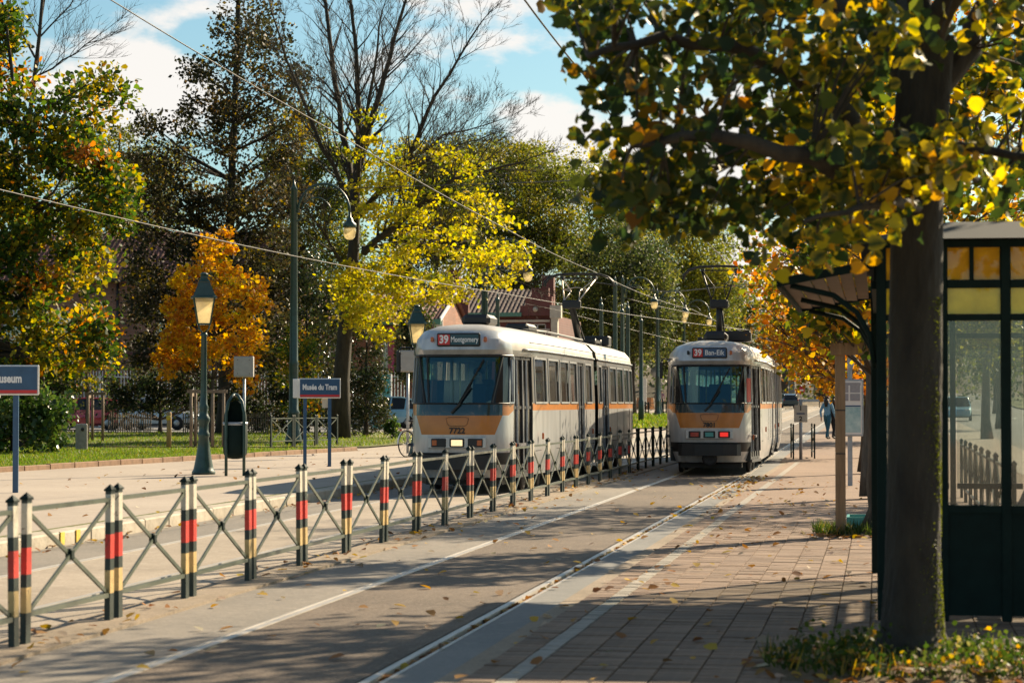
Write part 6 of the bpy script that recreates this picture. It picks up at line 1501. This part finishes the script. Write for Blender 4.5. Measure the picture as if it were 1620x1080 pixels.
for i, (p, q) in enumerate(zip(dn, dr)):
    for j in range(N_):
        a = 2 * math.pi * j / N_; zz_ = p.z; fis = abs(math.sin(9 * a + 1.3 * math.sin(zz_ * 5) + .8 * math.sin(zz_ * 13 + 3 * a))); k = q * (1 + .05 * math.sin(3 * a + zz_ * 1.1) + .03 * math.sin(5 * a - zz_ * 2.3) - .045 * (1 - fis) ** 3 + rg.uniform(-.012, .012) + max(0, .35 - zz_) * .35 * max(0, math.sin(4 * a + .6))); vs.append(p + Vector((k * math.cos(a), k * math.sin(a), 0)))
tk.add(vs, [(i * N_ + j, i * N_ + (j + 1) % N_, (i + 1) * N_ + (j + 1) % N_, (i + 1) * N_ + j) for i in range(len(dn) - 1) for j in range(N_)], 0, True); tk.build('trunk', 'bark_moss', T)
mo = []
for i in range(9000):
    z = rg.uniform(.1, 2.1); a = rg.gauss(.15, .55); i_ = min(len(dn) - 1, max(0, next((k for k, p in enumerate(dn) if p.z > z), 0))); c = dn[i_]; q = dr[i_] * 1.03; dens = .5 + .5 * math.sin(z * 7 + 2 * a)
    if rg.random() < dens: mo.append((c.x + q * math.cos(a), c.y + q * math.sin(a), z))
mo = np.array(mo); o = leaf_obj('moss', mo, .012, np.array([(.12, .14, .015)]) * rn.uniform(.5, 1.3, (len(mo), 1)), TM_Q, 'leaf', T, 6); o['kind'] = 'stuff'
br = MB(); fork = path[-1]
LIMBS = [[(1446, 330, 0), (1400, 250, -.2), (1300, 150, -.5), (1180, 70, -.8), (1050, 60, -1.0), (930, 90, -1.1)], [(1460, 160, 0), (1380, 60, .3), (1250, -40, .6), (1100, -120, .8), (980, -150, 1)], [(1470, 80, 0), (1440, -60, -.3), (1400, -250, -.6), (1380, -420, -.8)],
         [(1462, 170, 0), (1530, 80, .1), (1570, -40, .2), (1620, -200, .3)], [(1455, 250, 0), (1540, 230, -.5), (1640, 250, -.9), (1760, 300, -1.2)], [(1450, 300, 0), (1380, 290, -.7), (1280, 250, -1.2), (1130, 210, -1.5), (1000, 230, -1.6)],
         [(1450, 290, 0), (1390, 240, .6), (1290, 220, 1.2), (1160, 260, 1.7)], [(1468, 90, 0), (1400, -80, 1), (1300, -260, 1.8)], [(1468, 90, 0), (1560, -120, -1), (1680, -260, -1.6)], [(1446, 330, 0), (1420, 320, -.9), (1360, 330, -1.4), (1270, 350, -1.6)], [(1452, 280, 0), (1520, 270, .8), (1600, 290, 1.5)]]
lens_ = []
for L_ in LIMBS:
    q = [W(*p) for p in L_]; n = len(q); dn2 = []
    for a, b in zip(q[:-1], q[1:]):
        for i in range(3): dn2.append(a.lerp(b, i / 3) + Vector((rg.gauss(0, .02), rg.gauss(0, .02), rg.gauss(0, .015))))
    dn2.append(q[-1]); m = len(dn2); r0 = .085 if n > 4 or L_[1][1] < 100 else .04
    br.tube(dn2, [r0 * (1 - .85 * i / m) for i in range(m)], 7, cap=False); lens_ += dn2[3:]
br.build('branches', 'bark_dark', T)
cl = []
NP = [([(870, 5), (905, -60), (1100, -60), (1420, -60), (1400, 220), (1330, 290), (1250, 330), (1130, 300), (1100, 270), (1010, 320), (985, 340), (960, 270), (985, 210), (930, 170), (915, 110), (960, 60), (890, 50)], 128),
      ([(1160, 300), (1250, 260), (1400, 230), (1395, 330), (1360, 385), (1300, 395), (1200, 405), (1190, 350)], 30), ([(1480, -60), (1700, -60), (1700, 350), (1620, 345), (1500, 310), (1490, 200)], 38), ([(1000, 290), (1090, 280), (1140, 340), (1030, 370), (990, 350)], 12), ([(1395, 235), (1500, 225), (1500, 275), (1390, 285)], 16)]
for poly, n in NP:
    for (u, v) in poly_pts(poly, n, rg): cl.append(tuple(W(u, v, rg.uniform(-1.7, 1.7) if u < 1390 or u > 1500 else rg.uniform(-1.7, -.3))))
for (u, v) in poly_pts([(950, -40), (1150, -350), (1450, -520), (1750, -400), (1900, -40)], 45, rg): cl.append(tuple(W(u, v, rg.uniform(-2.0, 2.0))))
C = np.array(cl); tw = MB(); LA = np.array([tuple(p) for p in lens_])
for c in cl:
    j = int(np.argmin(((LA - np.array(c)) ** 2).sum(1))); a = lens_[j]; c_ = Vector(c); tw.tube([a, a.lerp(c_, .55) + Vector((0, 0, .04)), c_], [.011, .007, .003], 4, cap=False)
tw.build('twigs', 'bark_dark', T)['kind'] = 'stuff'
per = 22; ci = np.repeat(np.arange(len(C)), per); n = len(ci); P_ = C[ci] + np.clip(rn.normal(size=(n, 3)), -1.8, 1.8) * np.array([.125, .125, .085])
inpit = P_[:, 2] > .3; nor = rn.normal(size=(n, 3)) * np.array([1, 1, .6]) + np.array([.0, -.35, .25]); tang = rn.normal(size=(n, 3)) * .6 + np.array([0, 0, 1.0])
tang = np.cross(nor, tang)
PAL['lime_shade'] = [(.72, (.024, .040, .011)), (.16, (.06, .075, .016)), (.07, (.46, .33, .02)), (.05, (.20, .10, .02))]  # leaves on the crown's left: shade put into darker leaf colours
PAL['lime_backlit'] = [(.22, (.03, .05, .012)), (.18, (.12, .14, .02)), (.38, (.54, .40, .02)), (.22, (.46, .25, .02))]  # low leaves right of those: backlight put into more golden leaf colours
cA, cB, cC = (pal_cols(q, n, rn, ci, .45) for q in ('lime_shade', 'lime_near', 'lime_backlit'))
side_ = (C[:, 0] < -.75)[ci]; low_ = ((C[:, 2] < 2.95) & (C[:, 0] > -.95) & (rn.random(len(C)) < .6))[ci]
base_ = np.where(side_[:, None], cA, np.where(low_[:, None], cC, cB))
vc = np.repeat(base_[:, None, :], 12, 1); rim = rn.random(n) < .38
vc[rim, :4, :] = np.array([.028, .05, .012]); vc[rim, 4:, :] = np.array([.42, .33, .03]) * rn.uniform(.35, 1.1, (rim.sum(), 1, 1)) * np.where(side_[rim], .45, 1.0)[:, None, None]  # yellow rims are leaf pattern; left ones painted dimmer as if shaded
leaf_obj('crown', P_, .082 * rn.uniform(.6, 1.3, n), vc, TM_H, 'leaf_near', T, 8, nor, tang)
# ---- grass, weeds and fallen leaves
def blades(name, pts, h, wd, pal, seed, label, parent=None):
    r = np.random.default_rng(seed); n = len(pts); lean = r.normal(size=(n, 3)) * .35 + np.array([0, 0, 1.0]); lean = unit(lean); side = unit(np.cross(lean, r.normal(size=(n, 3))))
    hh = h * r.uniform(.5, 1.4, (n, 1)); w_ = wd * r.uniform(.7, 1.3, (n, 1)); bend_ = unit(np.cross(side, lean)) * hh * .35
    V = np.stack([pts - side * w_, pts + side * w_, pts + lean * hh + bend_ + side * w_ * .15, pts + lean * hh + bend_ - side * w_ * .15], 1).reshape(-1, 3); F = np.arange(n * 4).reshape(-1, 4)
    me = bpy.data.meshes.new(name); me.vertices.add(len(V)); me.vertices.foreach_set('co', V.astype(np.float32).ravel()); me.loops.add(F.size); me.loops.foreach_set('vertex_index', F.astype(np.int32).ravel()); me.polygons.add(n); me.polygons.foreach_set('loop_start', np.arange(0, F.size, 4, dtype=np.int32)); me.polygons.foreach_set('loop_total', np.full(n, 4, dtype=np.int32)); me.update(); me.materials.append(M['grass_blade'])
    colr = np.ones((n, 4, 4), dtype=np.float32); colr[:, :, :3] = pal_cols(pal, n, r)[:, None, :]; at = me.attributes.new('col', 'FLOAT_COLOR', 'POINT'); at.data.foreach_set('color', colr.ravel())
    o = link(name, me, parent); tag(o, label, 'grass', kind='stuff'); return o
PAL['grass'] = [(.5, (.09, .15, .02)), (.3, (.14, .19, .03)), (.2, (.22, .21, .05))]
PAL['weed'] = [(.5, (.035, .06, .012)), (.3, (.06, .085, .018)), (.12, (.16, .15, .05)), (.08, (.34, .22, .04))]
rn = np.random.default_rng(77); n = 90000
yy = rn.uniform(40, 69, n); xx = np.array([lawn_edge(q) for q in yy]) - .15 - rn.random(n) ** 1.3 * 14
pts = np.stack([xx, yy, np.full(n, .17)], 1); n2 = 26000; y2 = rn.uniform(73.5, 99, n2); x2 = rn.uniform(-36, -16, n2); z2 = np.array([ground_h(q) for q in y2]) + .17; pts = np.concatenate([pts, np.stack([x2, y2, z2], 1)])
blades('lawn_grass', pts, .07, .012, 'grass', 1, 'sunlit green grass of the lawn behind the left platform')
n = 9000; y2 = rn.uniform(112, 168, n); x2 = rn.uniform(-16.4, -9.3, n); blades('median_grass', np.stack([x2, y2, np.array([ground_h(q) for q in y2]) + .17], 1), .16, .04, 'grass', 2, 'green grass strip between the two trams')
def pit_pts(c, rx, ry, n, z=.05): 
    a = rn.uniform(0, 6.283, n); q = np.sqrt(rn.random(n)); return np.stack([c[0] + rx * q * np.cos(a), c[1] + ry * q * np.sin(a), np.full(n, z)], 1)
pts = pit_pts((TREE0[0], TREE0[1] - .1), .85, .8, 1100); blades('pit_grass', pts, .11, .006, 'weed', 3, 'grass and weeds round the foreground tree trunk')
cw = pit_pts((TREE0[0] + .05, TREE0[1] - .15), .85, .75, 70); ci = np.repeat(np.arange(70), 22); P_ = cw[ci] + rn.normal(size=(len(ci), 3)) * np.array([.05, .05, .05]) + np.array([0, 0, .08]); P_[:, 2] = np.maximum(P_[:, 2], .05)
o = leaf_obj('pit_weeds', P_, .035 * rn.uniform(.6, 1.4, len(P_)), pal_cols('weed', len(P_), rn), TM_L, 'leaf', None, 5); tag(o, 'leafy weeds at the foot of the foreground tree', 'weeds', kind='stuff')
pts = pit_pts((-.1, 28.0), .65, .6, 1500); blades('stake_grass', pts, .12, .008, 'weed', 4, 'tuft of grass at the foot of the wooden stake')
pts = pit_pts((-.3, 27.9), .45, .35, 400, .04)
PAL['litter'] = [(.35, (.30, .15, .05)), (.25, (.42, .27, .05)), (.2, (.20, .10, .045)), (.2, (.40, .33, .24))]
def surf(x, y):
    if x > -2.25: return .026
    if x > -5.06: return .004
    if x > -5.52: return .026
    if x > KX: return .002
    return .175 if x < lawn_edge(y) else (.148 if x > KX - .3 else .134)
LP = []
for _ in range(330): x = rg.uniform(-2.4, .2); y = 13 + 34 * rg.random() ** 1.3; LP.append((x, y))
for _ in range(150): LP.append((rg.uniform(-5.0, -2.5), 12 + 40 * rg.random() ** 1.2))
for _ in range(320): LP.append((TR + rg.uniform(.01, .045), 12 + 40 * rg.random()))
for _ in range(300): LP.append((rg.gauss(-5.3, .25), 12 + 45 * rg.random()))
for _ in range(240): LP.append((rg.uniform(KX, KX + .35), 18 + 40 * rg.random()))
for _ in range(160): LP.append((rg.uniform(-15, -9), 20 + 45 * rg.random()))
for _ in range(500): y = rg.uniform(42, 69); LP.append((lawn_edge(y) - rg.uniform(.1, 9), y))
for _ in range(180): LP.append((rg.gauss(-2.45, .12), rg.uniform(38, 50)))
for _ in range(420): a = rg.uniform(0, 6.28); q = rg.uniform(.2, 1.0); LP.append((TREE0[0] + q * math.cos(a), TREE0[1] + q * math.sin(a) - .1))
for _ in range(120): LP.append((rg.gauss(-.25, .3), rg.gauss(27.6, .35)))
P_ = np.array([(x, y, surf(x, y) + .006 + (.05 if math.hypot(x - TREE0[0], y - TREE0[1]) < .9 else 0) - (.03 if abs(x - TR - .03) < .025 else 0)) for x, y in LP]); n = len(P_)
nor = rn.normal(size=(n, 3)) * .28 + np.array([0, 0, 1.0]); P_[:, 2] += .010
o = leaf_obj('fallen_leaves', P_, rn.uniform(.045, .105, n), pal_cols('litter', n, rn), TM_L, 'litter', None, 12, nor); tag(o, 'scattered fallen autumn leaves on platforms and tracks', 'fallen leaves', kind='stuff')
